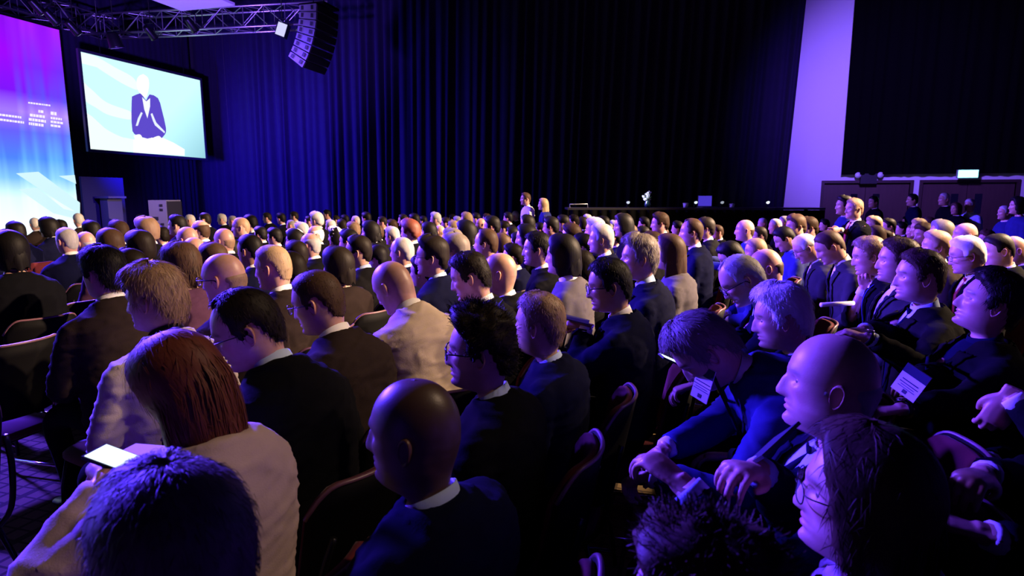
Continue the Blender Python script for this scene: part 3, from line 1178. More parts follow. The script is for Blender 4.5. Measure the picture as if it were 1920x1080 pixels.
def carpet():
    m = bpy.data.materials.new('carpet')
    m.use_nodes = True
    nt = m.node_tree
    b = nt.nodes['Principled BSDF']
    tc = nt.nodes.new('ShaderNodeTexCoord')
    sep = nt.nodes.new('ShaderNodeSeparateXYZ')
    nt.links.new(tc.outputs['Object'], sep.inputs[0])
    acc = None
    for ax, per, wd in ((0, .11, .20), (1, .085, .16), (0, .44, .10)):
        mm = nt.nodes.new('ShaderNodeMath')
        mm.operation = 'PINGPONG'
        mm.inputs[1].default_value = per / 2
        nt.links.new(sep.outputs[ax], mm.inputs[0])
        cmpn = nt.nodes.new('ShaderNodeMath')
        cmpn.operation = 'LESS_THAN'
        cmpn.inputs[1].default_value = per * wd / 2
        nt.links.new(mm.outputs[0], cmpn.inputs[0])
        if acc is None:
            acc = cmpn
        else:
            mx = nt.nodes.new('ShaderNodeMath')
            mx.operation = 'MAXIMUM'
            nt.links.new(acc.outputs[0], mx.inputs[0])
            nt.links.new(cmpn.outputs[0], mx.inputs[1])
            acc = mx
    n = nt.nodes.new('ShaderNodeTexNoise')
    n.inputs['Scale'].default_value = 400
    nt.links.new(tc.outputs['Object'], n.inputs['Vector'])
    mix = nt.nodes.new('ShaderNodeMix')
    mix.data_type = 'RGBA'
    mix.inputs['A'].default_value = (.16, .11, .055, 1)
    mix.inputs['B'].default_value = (.05, .035, .02, 1)
    nt.links.new(acc.outputs[0], mix.inputs['Factor'])
    nt.links.new(mix.outputs['Result'], b.inputs['Base Color'])
    bp = nt.nodes.new('ShaderNodeBump')
    bp.inputs['Strength'].default_value = .3
    bp.inputs['Distance'].default_value = .004
    nt.links.new(n.outputs['Fac'], bp.inputs['Height'])
    nt.links.new(bp.outputs[0], b.inputs['Normal'])
    b.inputs['Roughness'].default_value = .95
    b.inputs['Specular IOR Level'].default_value = .1
    return m


def structure(name, lo, hi, m):
    return tag(MB().box(lo, hi).build(name, m, smooth=False), kind='structure')


structure('floor', (-20, -6, -.1), (16, WY + .4, 0), carpet())
structure('ceiling', (-20, -6, CEIL), (16, WY + .4, CEIL + .2), CEILM)
structure('wall_stage', (SX - .4, -6, 0), (SX - .2, WY + .4, CEIL), DARKWALL)
structure('wall_rear', (13.6, -6, 0), (13.8, WY + .4, CEIL), DARKWALL)

# white side wall with two door openings
d1 = (on_y(1545, 350, WY), on_y(1706, 350, WY))
d2 = (on_y(1729, 350, WY), on_y(1905, 350, WY))
DH = 2.03
wb = MB()
xs = [SX - .4, d1[0].x, d1[1].x, d2[0].x, d2[1].x, 13.8]
for i in (0, 2, 4):
    wb.box((xs[i], WY, 0), (xs[i + 1], WY + .25, DH))
wb.box((xs[0], WY, DH), (xs[5], WY + .25, CEIL))
tag(wb.build('wall_side', PLAIN, smooth=False), kind='structure')
WOOD = mat('dark_veneer', (.075, .040, .035), rough=.4, vary=.25, vscale=3, stretch=(6, 6, .6))
FRAMEW = mat('door_frame_wood', (.05, .026, .022), rough=.45)
HANDLE = mat('brushed_steel', (.5, .5, .52), rough=.3, metal=1)
for k, (a, b) in enumerate((d1, d2)):
    e = empty('door_%d' % (k + 1), ((a.x + b.x) / 2, WY, 0))
    tag(e, kind='structure')
    w = (b.x - a.x) / 2
    fb = MB().box((-w - .07, -.05, 0), (-w, .12, DH + .07)).box((w, -.05, 0), (w + .07, .12, DH + .07)).box((-w, -.05, DH), (w, .12, DH + .07))
    fb.build('frame', FRAMEW, e, smooth=False)
    for sd in (-1, 1):
        x0, x1 = sorted((sd * .006, sd * (w - .006)))
        lf = MB().box((x0, .04, .008), (x1, .085, DH - .006)).build('door_leaf', WOOD, e, smooth=False)
        hb = MB().tube([(sd * .09, .03, .95), (sd * .09, -.02, .95), (sd * .09, -.02, 1.25), (sd * .09, .03, 1.25)], .012, 8)
        hb.build('handle', HANDLE, lf)
        MB().box((min(sd * .18, sd * .34), .032, 1.25), (max(sd * .18, sd * .34), .0405, 1.75)).build('vision_pane', mat('dark_glass', (.01, .01, .015), rough=.05), lf, smooth=False)


# pleated drapes
def drape(name, x0, x1, y, z0, z1, m, period=.21, depth=.10, seed=0, lean0=0.0, lean1=0.0, along='x', rows=14):
    n = int((x1 - x0) / .035)
    u = np.linspace(0, 1, n)
    xs = x0 + (x1 - x0) * u
    r = np.random.default_rng(seed)
    ph = np.cumsum(r.uniform(.6, 1.5, n)) * (2 * math.pi * (x1 - x0) / n / period)
    ph2 = np.cumsum(r.uniform(.2, 1.8, n)) * (2 * math.pi * (x1 - x0) / n / (period * 3.3))
    am = np.interp(u, np.linspace(0, 1, 60), r.uniform(.25, 1.4, 60))
    G = []
    zs = np.linspace(z1, z0, rows)
    for k, zv in enumerate(zs):
        q = k / (rows - 1)
        off = am * depth * (np.sin(ph + .5 * np.sin(q * 3 + ph2)) * (.65 + .35 * q) + .45 * np.sin(ph2 + q * .8)) * .5
        lean = q * (lean0 * (1 - u) + lean1 * u) + .03 * q * np.sin(ph2)
        a, b = xs + lean, y + off
        G.append(np.stack([a, b, np.full(n, zv)] if along == 'x' else [b, a, np.full(n, zv)], 1))
    o = MB().add(np.concatenate(G), grid_faces(rows, n, False)).build(name, m)
    return o


VELVET = cloth('black_drape_velour', (.018, .014, .040), sheen=.08, rough=.95, vary=.15, vscale=5)
xa = on_y(1518, 0, WY - .25).x
xb = on_y(1470, 380, WY - .25).x
t = drape('stage_curtain', SX + .1, xa, WY - .42, .02, CEIL - .3, VELVET, seed=1, lean1=(xb - xa) * 1.25, period=.30, depth=.20)
tag(t, 'long black pleated drape covering the side wall behind the crowd', 'curtain')
xc = on_y(1604, 0, WY - .2)
zc = on_y(1740, 326, WY - .2).z
t = drape('wall_curtain', xc.x, 13.4, WY - .16, zc, CEIL - .3, cloth('deep_black_drape', (.0016, .0016, .002), spec=.05, sheen=.0, rough=.95, vary=.1), seed=2, depth=.07, period=.3)
tag(t, 'black drape hanging above the two wooden doors', 'curtain')
MB().tube([(SX + .1, WY - .3, CEIL - .26), (xa, WY - .3, CEIL - .26)], .03, 8).build('curtain_rail', BLACKMETAL, bpy.data.objects['stage_curtain'])
MB().tube([(xc.x, WY - .16, CEIL - .26), (13.4, WY - .16, CEIL - .26)], .03, 8).build('curtain_rail', BLACKMETAL, bpy.data.objects['wall_curtain'])
t = drape('backstage_curtain', 10.0, WY - .55, SX + .05, .02, CEIL - .3, VELVET, seed=3, along='y', depth=.05)
tag(t, 'dark drape behind the projection screen beside the stage', 'curtain')

# ------------------------------------------------------------------ LED wall of the stage
LX = -15.5
tr, br_ = on_x(117, 58, LX), on_x(152, 440, LX)
Y1 = (tr.y + br_.y) / 2
ZT = tr.z
led = empty('video_wall', (LX, Y1, 0))
tag(led, 'tall glowing video wall with violet to pale blue gradient on the stage', 'video wall')
LW_ = 16.0
MB().box((-.25, -LW_, .6), (-.02, .0, ZT + .03)).build('casing', BLACKMETAL, led, smooth=False)


def led_material():
    m = bpy.data.materials.new('led_picture')
    m.use_nodes = True
    nt = m.node_tree
    b = nt.nodes['Principled BSDF']
    b.inputs['Base Color'].default_value = (0, 0, 0, 1)
    tc = nt.nodes.new('ShaderNodeTexCoord')
    sep = nt.nodes.new('ShaderNodeSeparateXYZ')
    nt.links.new(tc.outputs['Object'], sep.inputs[0])
    mp = nt.nodes.new('ShaderNodeMapRange')
    mp.inputs['From Min'].default_value = .6
    mp.inputs['From Max'].default_value = ZT
    nt.links.new(sep.outputs[2], mp.inputs['Value'])

    def ramp(stops):
        cr = nt.nodes.new('ShaderNodeValToRGB')
        e = cr.color_ramp.elements
        while len(e) < len(stops):
            e.new(.5)
        for k, (p, c) in enumerate(stops):
            e[k].position = p
            e[k].color = (*[(x / 255) ** 2.2 for x in c], 1)
        nt.links.new(mp.outputs[0], cr.inputs['Fac'])
        return cr
    A = ramp([(0, (230, 255, 255)), (.20, (225, 254, 255)), (.29, (150, 215, 250)), (.38, (105, 185, 252)), (.50, (90, 130, 245)), (.59, (185, 150, 248)), (.66, (80, 85, 228)), (.80, (100, 50, 235)), (1, (160, 35, 242))])
    B = ramp([(0, (240, 255, 255)), (.20, (205, 245, 255)), (.29, (110, 175, 248)), (.38, (70, 120, 235)), (.50, (95, 90, 235)), (.59, (150, 110, 242)), (.68, (115, 25, 228)), (.85, (145, 15, 238)), (1, (125, 20, 220))])
    n = nt.nodes.new('ShaderNodeTexNoise')
    n.inputs['Scale'].default_value = 1.0
    n.inputs['Detail'].default_value = 2
    mpp = nt.nodes.new('ShaderNodeMapping')
    mpp.inputs['Scale'].default_value = (0, 2.2, .12)
    nt.links.new(tc.outputs['Object'], mpp.inputs['Vector'])
    nt.links.new(mpp.outputs[0], n.inputs['Vector'])
    cr = nt.nodes.new('ShaderNodeValToRGB')
    cr.color_ramp.elements[0].position = .38
    cr.color_ramp.elements[1].position = .62
    nt.links.new(n.outputs['Fac'], cr.inputs['Fac'])
    mx = nt.nodes.new('ShaderNodeMix')
    mx.data_type = 'RGBA'
    nt.links.new(cr.outputs['Color'], mx.inputs['Factor'])
    nt.links.new(A.outputs['Color'], mx.inputs['A'])
    nt.links.new(B.outputs['Color'], mx.inputs['B'])
    nt.links.new(mx.outputs['Result'], b.inputs['Emission Color'])
    b.inputs['Emission Strength'].default_value = 1.15
    return m


panel = MB().box((-.02, -LW_ + .05, .65), (0, -.05, ZT)).build('screen_panel', led_material(), led, smooth=False)


def led_pt(px, py, off=.004):
    p = on_x(px, py, LX + off)
    return (off, p.y - Y1, p.z)


def glow(name, c, s=1.0):
    return mat(name, (0, 0, 0), emit=[(x / 255) ** 2.2 for x in c], estr=s, spec=.2)


# white diagonal strokes low on the picture, then the caption lines (too small to read in the photo)
for poly in (((30, 325), (72, 322), (150, 380), (150, 402), (110, 378)), ((110, 330), (140, 328), (143, 345)), ((35, 355), (70, 352), (120, 392), (150, 398), (150, 412), (100, 400))):
    mb = MB().add([led_pt(*q) for q in poly], [tuple(range(len(poly)))[::-1]])
    mb.build('graphic_stroke', glow('led_white', (205, 240, 250), 1.0), panel, smooth=False)
cap = MB()
rr = random.Random(3)


def text_line(mb, x0, x1, y, h):
    """a line of tiny word-like blocks, slanted with the wall"""
    x = x0
    while x < x1 - 2:
        w = rr.uniform(2.2, 6)
        yy = y + (x - x0) * .13
        P = [led_pt(x, yy), led_pt(min(x + w, x1), yy + w * .13), led_pt(min(x + w, x1), yy + w * .13 + h), led_pt(x, yy + h)]
        mb.add(P, [(3, 2, 1, 0)])
        x += w + 1.0


for a in ((53, 97, 191, 3), (0, 40, 213, 4), (0, 48, 222, 4), (56, 84, 213, 5), (54, 86, 221, 5), (54, 82, 229, 5), (95, 116, 219, 4), (95, 118, 226, 4), (95, 116, 233, 4), (72, 84, 206, 5), (95, 106, 209, 6)):
    text_line(cap, *a)
cap.build('caption', glow('led_text', (235, 225, 255), 1.1), panel, smooth=False)
structure('trim_1', (LX - .3, -4, 0), (LX + 3.0, Y1 + 1.2, .58), mat('stage_deck', (.015, .015, .02), rough=.6))

# ------------------------------------------------------------------ projection screen
PX = -15.0
c00, c10, c01, c11 = on_x(168, 279, PX), on_x(384, 297, PX), on_x(151, 97, PX), on_x(376, 151, PX)
y0, y1 = (c00.y + c01.y) / 2, (c10.y + c11.y) / 2
zb, zt = (c00.z + c10.z) / 2, (c01.z + c11.z) / 2
scr = empty('projection_screen', (PX, (y0 + y1) / 2, (zb + zt) / 2))
tag(scr, 'bright projection screen showing a speaker behind a white lectern', 'screen')
W2, H2 = (y1 - y0) / 2, (zt - zb) / 2

for yy in (-W2 * .7, W2 * .7):
    MB().tube([(-.04, yy, H2), (-.04, yy, CEIL - scr.location.z)], .012, 6).build('hanging_cable', BLACKMETAL, scr)


def sc_pt(px, py, off):
    p = on_x(px, py, PX)
    return (off, min(max(p.y - scr.location.y, -W2), W2), min(max(p.z - scr.location.z, -H2), H2))


def scr_material():
    m = bpy.data.materials.new('projected_picture')
    m.use_nodes = True
    nt = m.node_tree
    b = nt.nodes['Principled BSDF']
    b.inputs['Base Color'].default_value = (.02, .02, .02, 1)
    tc = nt.nodes.new('ShaderNodeTexCoord')
    sep = nt.nodes.new('ShaderNodeSeparateXYZ')
    nt.links.new(tc.outputs['Object'], sep.inputs[0])
    ma = nt.nodes.new('ShaderNodeMath')
    ma.operation = 'MULTIPLY_ADD'
    ma.inputs[1].default_value = -.16
    ma.inputs[2].default_value = .55
    nt.links.new(sep.outputs[1], ma.inputs[0])
    m2 = nt.nodes.new('ShaderNodeMath')
    m2.operation = 'MULTIPLY_ADD'
    m2.inputs[1].default_value = .18
    nt.links.new(sep.outputs[2], m2.inputs[0])
    nt.links.new(ma.outputs[0], m2.inputs[2])
    cr = nt.nodes.new('ShaderNodeValToRGB')
    e = cr.color_ramp.elements
    e[0].position, e[0].color = .0, (.24, .50, .55, 1)
    e[1].position, e[1].color = .45, (.52, .90, .92, 1)
    e.new(1).color = (.50, .84, .88, 1)
    nt.links.new(m2.outputs[0], cr.inputs['Fac'])
    nt.links.new(cr.outputs['Color'], b.inputs['Emission Color'])
    b.inputs['Emission Strength'].default_value = 1.18
    return m


pic = MB().box((-.03, -W2, -H2), (0, W2, H2)).build('picture', scr_material(), scr, smooth=False)
fr = MB()
for lo, hi in (((-.05, -W2 - .07, -H2 - .07), (.02, -W2, H2 + .07)), ((-.05, W2, -H2 - .07), (.02, W2 + .07, H2 + .07)), ((-.05, -W2, H2), (.02, W2, H2 + .07)), ((-.05, -W2, -H2 - .07), (.02, W2, -H2))):
    fr.box(lo, hi)
fr.build('frame', mat('screen_frame', (.05, .05, .08), rough=.4, metal=.5), scr, smooth=False)
MB().box((-.07, -W2 - .02, -H2 - .02), (-.031, W2 + .02, H2 + .02)).build('backing', BLACKMETAL, scr, smooth=False)


def sc_poly(name, pts, c, off, s=1.0, smooth_n=4):
    P = np.array(pts + pts[:1], float)
    if smooth_n:
        P = catmull(P, smooth_n)
    P = P[:-1]
    v = [sc_pt(x, y, off) for x, y in P]
    mb = MB().add(v + [tuple(np.mean(np.array(v), 0))], [(len(v), (i + 1) % len(v), i) for i in range(len(v))])
    return mb.build(name, glow(name + '_light', c, s), pic, smooth=False)


sc_poly('projected_swoosh', [(151, 98), (180, 106), (215, 126), (250, 146), (258, 168), (232, 158), (196, 136), (168, 118), (152, 118)], (236, 255, 252), .002)
sc_poly('projected_swoosh', [(152, 152), (172, 168), (200, 192), (246, 210), (246, 224), (205, 216), (180, 202), (158, 186)], (240, 255, 252), .002)
sc_poly('projected_swoosh', [(158, 210), (172, 218), (196, 240), (226, 256), (252, 262), (290, 270), (250, 284), (168, 279), (164, 262)], (246, 255, 255), .002)
sc_poly('projected_lectern', [(250, 262), (280, 256), (300, 256), (326, 268), (346, 280), (346, 292), (250, 287)], (250, 255, 255), .004, 1.1, 0)
sc_poly('projected_suit', [(247, 181), (262, 175), (268, 180), (274, 188), (280, 177), (296, 184), (303, 205), (311, 240), (309, 252), (298, 262), (285, 258), (276, 260), (258, 254), (248, 246), (246, 210)], (92, 74, 196), .006, 1, 1)
sc_poly('projected_shirt', [(266, 182), (274, 190), (281, 184), (281, 200), (276, 222), (270, 205)], (240, 245, 255), .008, 1, 0)
sc_poly('projected_head', [(268, 139), (277, 146), (279, 160), (276, 176), (272, 183), (264, 176), (258, 168), (256, 152), (260, 143)], (255, 255, 250), .008, 1.1)
for q in (((264, 210), (258, 222), (254, 236), (258, 236), (262, 224), (267, 212)), ((282, 214), (286, 226), (290, 235), (308, 250), (309, 247), (292, 232), (288, 222), (285, 212))):
    sc_poly('projected_microphone', list(q), (225, 235, 255), .009, 1, 0)
sc_poly('projected_hand', [(250, 254), (262, 252), (266, 260), (256, 266)], (250, 250, 255), .008)
sc_poly('projected_hand', [(287, 258), (298, 255), (304, 264), (290, 268)], (250, 250, 255), .008)

# ------------------------------------------------------------------ lighting truss
TRM = mat('aluminium_truss', (.55, .55, .58), rough=.35, metal=.9)
CZ = 6.35
cc = on_z(185, 50, CZ)


def truss(name, p, q, label, size=.52, bay=.55):
    p, q = np.array(p, float), np.array(q, float)
    e = empty(name, p)
    tag(e, label, 'truss', 'lighting trusses over the stage')
    d = (q - p)
    Lg = np.linalg.norm(d)
    d /= Lg
    s = np.cross(d, [0, 0, 1.0])
    s /= np.linalg.norm(s)
    up = np.array([0, 0, 1.0])
    cor = [s * size / 2 * a + up * size / 2 * b for a, b in ((-1, -1), (1, -1), (1, 1), (-1, 1))]
    for c in cor:
        MB().tube([c, c + d * Lg], .030, 8).build('chord', TRM, e)
    n = int(Lg / bay)
    br = MB()
    for k in range(n):
        for a in range(4):
            c0, c1 = cor[a], cor[(a + 1) % 4]
            t0, t1 = d * (k * Lg / n), d * ((k + 1) * Lg / n)
            if k % 2:
                c0, c1 = c1, c0
            br.tube([c0 + t0, c1 + t1], .014, 5, cap=False)
            br.tube([cor[a] + t0, cor[(a + 1) % 4] + t0], .012, 5, cap=False)
    tag(br.build('lattice_bracing', TRM, e), kind='stuff')
    for t_ in (.15, .85):
        pp = d * Lg * t_ + up * size / 2
        MB().tube([pp, pp + up * (CEIL - p[2] - size / 2)], .010, 6).build('hanging_cable', BLACKMETAL, e)
    return e


te = on_z(600, 28, CZ)
truss('lighting_truss', (cc.x - .2, cc.y, CZ), (te.x + .3, te.y + .1, CZ), 'aluminium box truss running out from the stage to the hanging loudspeaker')
truss('lighting_truss', (cc.x, cc.y - .3, CZ), (cc.x, -2.5, CZ), 'aluminium box truss along the front of the stage above the video wall')


def spot_fixture(px, py, zc, label, lit=0.0, tilt=50, az=0, r=.10, drop=.0):
    p = on_z(px, py, zc)
    e = empty('stage_lamp', p)
    tag(e, label, 'lamp', 'small lamps under the trusses')
    A = Matrix.Rotation(az * D2R, 4, 'Z') @ Matrix.Rotation(tilt * D2R, 4, 'X')
    b = MB()
    b.tube([(0, 0, .22), (0, 0, .18), (0, 0, -.10), (0, 0, -.14)], [r * .55, r * .8, r, r * 1.1], 14)
    o = b.build('lamp_body', BLACKMETAL, e)
    o.matrix_local = A
    l = MB().tube([(0, 0, -.141), (0, 0, -.15)], r * .9, 14).build('lens', glow('lamp_glow', (190, 190, 255), 1.0 + lit) if lit else mat('lamp_glass', (.3, .3, .35), rough=.08), o)
    y = MB().tube([(-r * 1.25, 0, 0), (-r * 1.25, 0, .26), (r * 1.25, 0, .26), (r * 1.25, 0, 0)], .012, 6)
    y.build('yoke', BLACKMETAL, e)
    MB().tube([(0, 0, .26), (0, 0, CEIL - p.z)], .012, 6).build('clamp', BLACKMETAL, e)


spot_fixture(70, 14, CZ - .35, 'small lamp with a pale lit face under the corner of the stage truss', .6)
spot_fixture(98, 34, CZ - .55, 'small dark lamp hanging beside the edge of the video wall')
spot_fixture(138, 54, CZ - .62, 'small bright lamp hanging right of the video wall top corner', .9)
spot_fixture(283, 63, CZ - .45, 'dark lamp under the truss above the middle of the screen')
spot_fixture(215, 78, CZ - .95, 'wide dark lamp hanging low above the left of the projection screen', 0, 20, r=.16)
spot_fixture(360, 48, CZ - .35, 'dark lamp under the truss above the right of the screen')

# square flood hanging left of the loudspeaker column
p = on_y(530, 57, te.y - .6)
fl = empty('flood_lamp', p, .3)
tag(fl, 'small square flood lamp with a bright face left of the hanging loudspeakers', 'lamp')
A = Matrix.Rotation(20 * D2R, 4, 'Y')
o = MB().box((-.13, -.10, -.17), (.13, .10, .17)).build('housing', BLACKMETAL, fl, smooth=False)
o.matrix_local = A
MB().box((-.115, -.108, -.155), (.115, -.101, .155)).build('diffuser', glow('flood_glow', (205, 205, 255), 1.0), o, smooth=False)
MB().tube([(-.15, 0, 0), (-.15, 0, .28), (.15, 0, .28), (.15, 0, 0)], .012, 6).build('yoke', BLACKMETAL, fl)
MB().tube([(0, 0, .28), (0, 0, CEIL - p.z)], .012, 6).build('clamp', BLACKMETAL, fl)

# ------------------------------------------------------------------ hanging line array
SPK = mat('speaker_paint', (.15, .15, .17), rough=.55, bump=.1, bscale=150)
GRILLE = mat('speaker_grille', (.012, .012, .015), rough=.7, metal=.3)
top = at_depth(598, 18, 13.3)
arr = empty('line_array', top)
tag(arr, 'curved column of flown loudspeakers hanging at the end of the truss', 'loudspeaker')
MB().box((-.30, -.30, .02), (.32, .30, .07)).build('flying_frame', BLACKMETAL, arr, smooth=False)
for sd in (-1, 1):
    MB().tube([(0, sd * .2, .07), (0, sd * .2, CEIL - top.z)], .012, 6).build('hanging_chain', BLACKMETAL, arr)
pos = Vector((0, 0, 0))
ang = 2.0
for k in range(8):
    A = Matrix.Translation(pos) @ Matrix.Rotation(ang * D2R, 4, 'Y')
    b = MB()
    v = np.array([(-.21, -.42, -.128), (.21, -.42, -.15), (.21, .42, -.15), (-.21, .42, -.128), (-.21, -.42, -.016), (.21, -.42, .0), (.21, .42, .0), (-.21, .42, -.016)])
    b.add(v, [(0, 3, 2, 1), (4, 5, 6, 7), (0, 1, 5, 4), (1, 2, 6, 5), (2, 3, 7, 6), (3, 0, 4, 7)])
    o = b.build('cabinet', SPK, arr, smooth=False)
    o.matrix_local = A
    MB().box((.211, -.40, -.14), (.232, .40, -.01)).build('grille', GRILLE, o, smooth=False)
    for x in (-.13, .11):
        MB().box((x - .03, -.428, -.115), (x + .03, -.421, -.03)).build('rigging_plate', GRILLE, o, smooth=False)
    pos = pos + (Matrix.Rotation(ang * D2R, 3, 'Y') @ Vector((0, 0, -.158)))
    ang += 4.6

# white panel flown under the ceiling
p = at_depth(352, -2, 13.5)
o = MB().box((-.75, -.6, -.03), (.75, .6, .03)).build('ceiling_panel', PLAIN, smooth=False, loc=p)
tag(o, 'pale flat panel flown above the truss at the top edge', 'panel')
for sx_ in (-.6, .6):
    MB().tube([(sx_, 0, .03), (sx_, 0, CEIL - p.z)], .008, 6).build('hanging_cable', BLACKMETAL, o)

# ------------------------------------------------------------------ ground loudspeakers left, flats by the stage
p = at_depth(312, 412, 14.2)
for k in range(2):
    e = empty('floor_loudspeaker', (p.x, p.y, .80 * k))
    tag(e, ('upper' if k else 'lower') + ' box of the violet-lit loudspeaker stack left of the drape', 'loudspeaker', 'loudspeaker stack by the stage')
    b = MB().box((-.19, -.42, .004), (.19, .42, .796)).build('cabinet', SPK, e, smooth=False)
    MB().box((.19, -.40, .03), (.212, .40, .77)).build('grille', GRILLE, b, smooth=False)
    for zz in (.12, .22, .55, .65):
        MB().box((.04, -.427, zz), (.11, -.419, zz + .055)).build('connector', GRILLE, b, smooth=False)
    MB().box((-.13, -.427, .34), (.0, -.419, .42)).build('handle', GRILLE, b, smooth=False)
    e.rotation_euler = (0, 0, 24 * D2R)
BLUEFLAT = mat('painted_flat', (.015, .015, .07), rough=.9, spec=.05)
a, b = on_x(150, 331, -14.3), on_x(229, 334, -14.3)
o = MB().box((-14.34, a.y, 0.01), (-14.28, b.y, a.z)).build('stage_flat', BLUEFLAT, smooth=False)
tag(o, 'low dark flat standing under the projection screen', 'panel')
a, b = on_x(190, 368, -14.0), on_x(224, 368, -14.0)
e = empty('lectern', (-14.0, (a.y + b.y) / 2, 0))
tag(e, 'pale small lectern lit blue in front of the dark flat', 'lectern')
w = (b.y - a.y) / 2
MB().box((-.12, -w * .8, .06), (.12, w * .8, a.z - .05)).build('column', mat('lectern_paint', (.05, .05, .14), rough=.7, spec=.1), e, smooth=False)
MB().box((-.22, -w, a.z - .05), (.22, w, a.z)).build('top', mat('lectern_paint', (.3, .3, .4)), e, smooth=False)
MB().box((-.25, -w, .0), (.25, w, .06)).build('base', BLACKMETAL, e, smooth=False)

# ------------------------------------------------------------------ exit sign, emergency lamp
p = on_y(1814, 326, WY - .3)
e = empty('exit_sign', p)
tag(e, 'glowing green exit sign above the right wooden doors', 'sign')
MB().box((-.22, -.04, -.10), (.22, .05, .10)).build('housing', mat('sign_housing', (.5, .55, .52), rough=.5), e, smooth=False)
MB().box((-.21, -.046, -.09), (.21, -.041, .09)).build('lit_face', glow('exit_glow', (120, 255, 225), 4.5), e, smooth=False)
MB().box((-.03, .05, -.03), (.03, .30, .03)).build('bracket', BLACKMETAL, e, smooth=False)
ld = lamp('exit_sign_lamp', 'AREA', p + Vector((0, -.07, -.02)), p + Vector((0, -3, -.6)), (.25, 1, .8), 9, .4, .16)
p = on_y(1627, 333, WY - .04)
e = empty('emergency_light', p)
tag(e, 'black twin emergency light between drape and left doors', 'lamp')
MB().box((-.19, -.12, -.16), (.19, .03, .10)).build('housing', mat('black_plastic', (.015, .015, .016), rough=.5), e, smooth=False)
for sd in (-1, 1):
    o = MB().tube([(0, .03, 0), (0, -.02, 0), (0, -.07, 0)], [.03, .06, .075], 14).build('lamp_head', mat('white_plastic', (.7, .7, .7), rough=.4), e, loc=(sd * .26, -.05, .06))
    MB().tube([(sd * .17, -.04, .06), (sd * .24, -.04, .06)], .02, 8).build('lamp_arm', BLACKMETAL, e)

# ------------------------------------------------------------------ technical desk on its platform in front of the drape
DD = 13.6
L0, L1 = at_depth(1062, 389, DD), at_depth(1533, 389, DD)
dz = (L0.z + L1.z) / 2
ax = (L1 - L0)
ax.z = 0
DL = ax.length
da = math.atan2(ax.y, ax.x)
e = empty('technical_desk', ((L0.x + L1.x) / 2, (L0.y + L1.y) / 2, 0), da)
tag(e, 'long raised desk draped in black along the back of the crowd', 'desk')
MB().box((-DL / 2, -.35, dz - .045), (DL / 2, .45, dz)).build('desk_top', mat('black_desktop', (.02, .02, .025), rough=.35), e, smooth=False)
u = np.linspace(-DL / 2, DL / 2, 240)
G = [np.stack([u, -.36 - .02 * np.sin(u * 30 + zz), np.full(240, zz)], 1) for zz in (dz - .05, dz * .5, .01)]
MB().add(np.concatenate(G), grid_faces(3, 240, False)).build('skirt', MATS['deep_black_drape'], e)
for x in np.linspace(-DL / 2 + .1, DL / 2 - .1, 4):
    MB().box((x - .03, .3, 0), (x + .03, .36, dz - .045)).build('leg', BLACKMETAL, e, smooth=False)


def on_desk(px, dy=0.0):
    p = at_depth(px, 389, DD)
    q = Vector((math.cos(da), math.sin(da), 0))
    n = Vector((-math.sin(da), math.cos(da), 0))
    t_ = (Vector((p.x, p.y, 0)) - Vector((L0.x, L0.y, 0))).dot(q)
    r = Vector((L0.x, L0.y, 0)) + q * t_ + n * dy
    return (r.x, r.y, dz)


e = empty('monitor_stand', on_desk(1085), da)
tag(e, 'thin blue-lit bracket standing on the left end of the technical desk', 'stand')
MB().tube([(-.20, 0, 0), (-.20, 0, .075), (.20, 0, .075), (.20, 0, 0)], .012, 8).build('frame', TRM, e)
MB().box((-.21, -.05, .0), (-.19, .05, .008)).box((.19, -.05, 0), (.21, .05, .008)).build('foot', TRM, e, smooth=False)
# white flowers
e = empty('flower_vase', on_desk(1214), da)
tag(e, 'bunch of white flowers in a dark vase on the technical desk', 'flowers')
MB().tube([(0, 0, 0), (0, 0, .05), (0, 0, .12), (0, 0, .16)], [.05, .075, .06, .05], 14, smooth=2).build('vase', mat('vase_glaze', (.02, .05, .06), rough=.2), e)
PET = mat('white_petals', (.75, .74, .76), rough=.6)
rr = random.Random(9)
fl0 = None
for k in range(16):
    a_, rad, h_ = rr.uniform(0, 6.28), rr.uniform(0, .10), rr.uniform(.20, .36)
    loc = (rad * math.cos(a_), rad * math.sin(a_), h_ - rad * .6)
    if fl0 is None:
        mb = MB()
        for m_ in range(7):
            b_ = m_ * .9
            mb.add([(0, 0, -.02), (.035 * math.cos(b_), .035 * math.sin(b_), .0), (.045 * math.cos(b_ + .4), .045 * math.sin(b_ + .4), .03), (.03 * math.cos(b_ + .8), .03 * math.sin(b_ + .8), .0)], [(0, 1, 2, 3)])
        mb.tube([(0, 0, -.02), (0, 0, .0), (0, 0, .025)], [.02, .034, .01], 8)
        fl0 = mb.build('flower', PET, e, loc=loc)
    else:
        o = link('flower', fl0.data, e, loc)
        o.rotation_euler = (rr.uniform(-.6, .6), rr.uniform(-.6, .6), a_)
mb = MB()
for k in range(9):
    a_ = k * .7
    mb.tube([(0, 0, .12), (.03 * math.cos(a_), .03 * math.sin(a_), .2), (.09 * math.cos(a_), .09 * math.sin(a_), .24)], .004, 4)
mb.build('stems', mat('green_stem', (.04, .10, .04)), e)
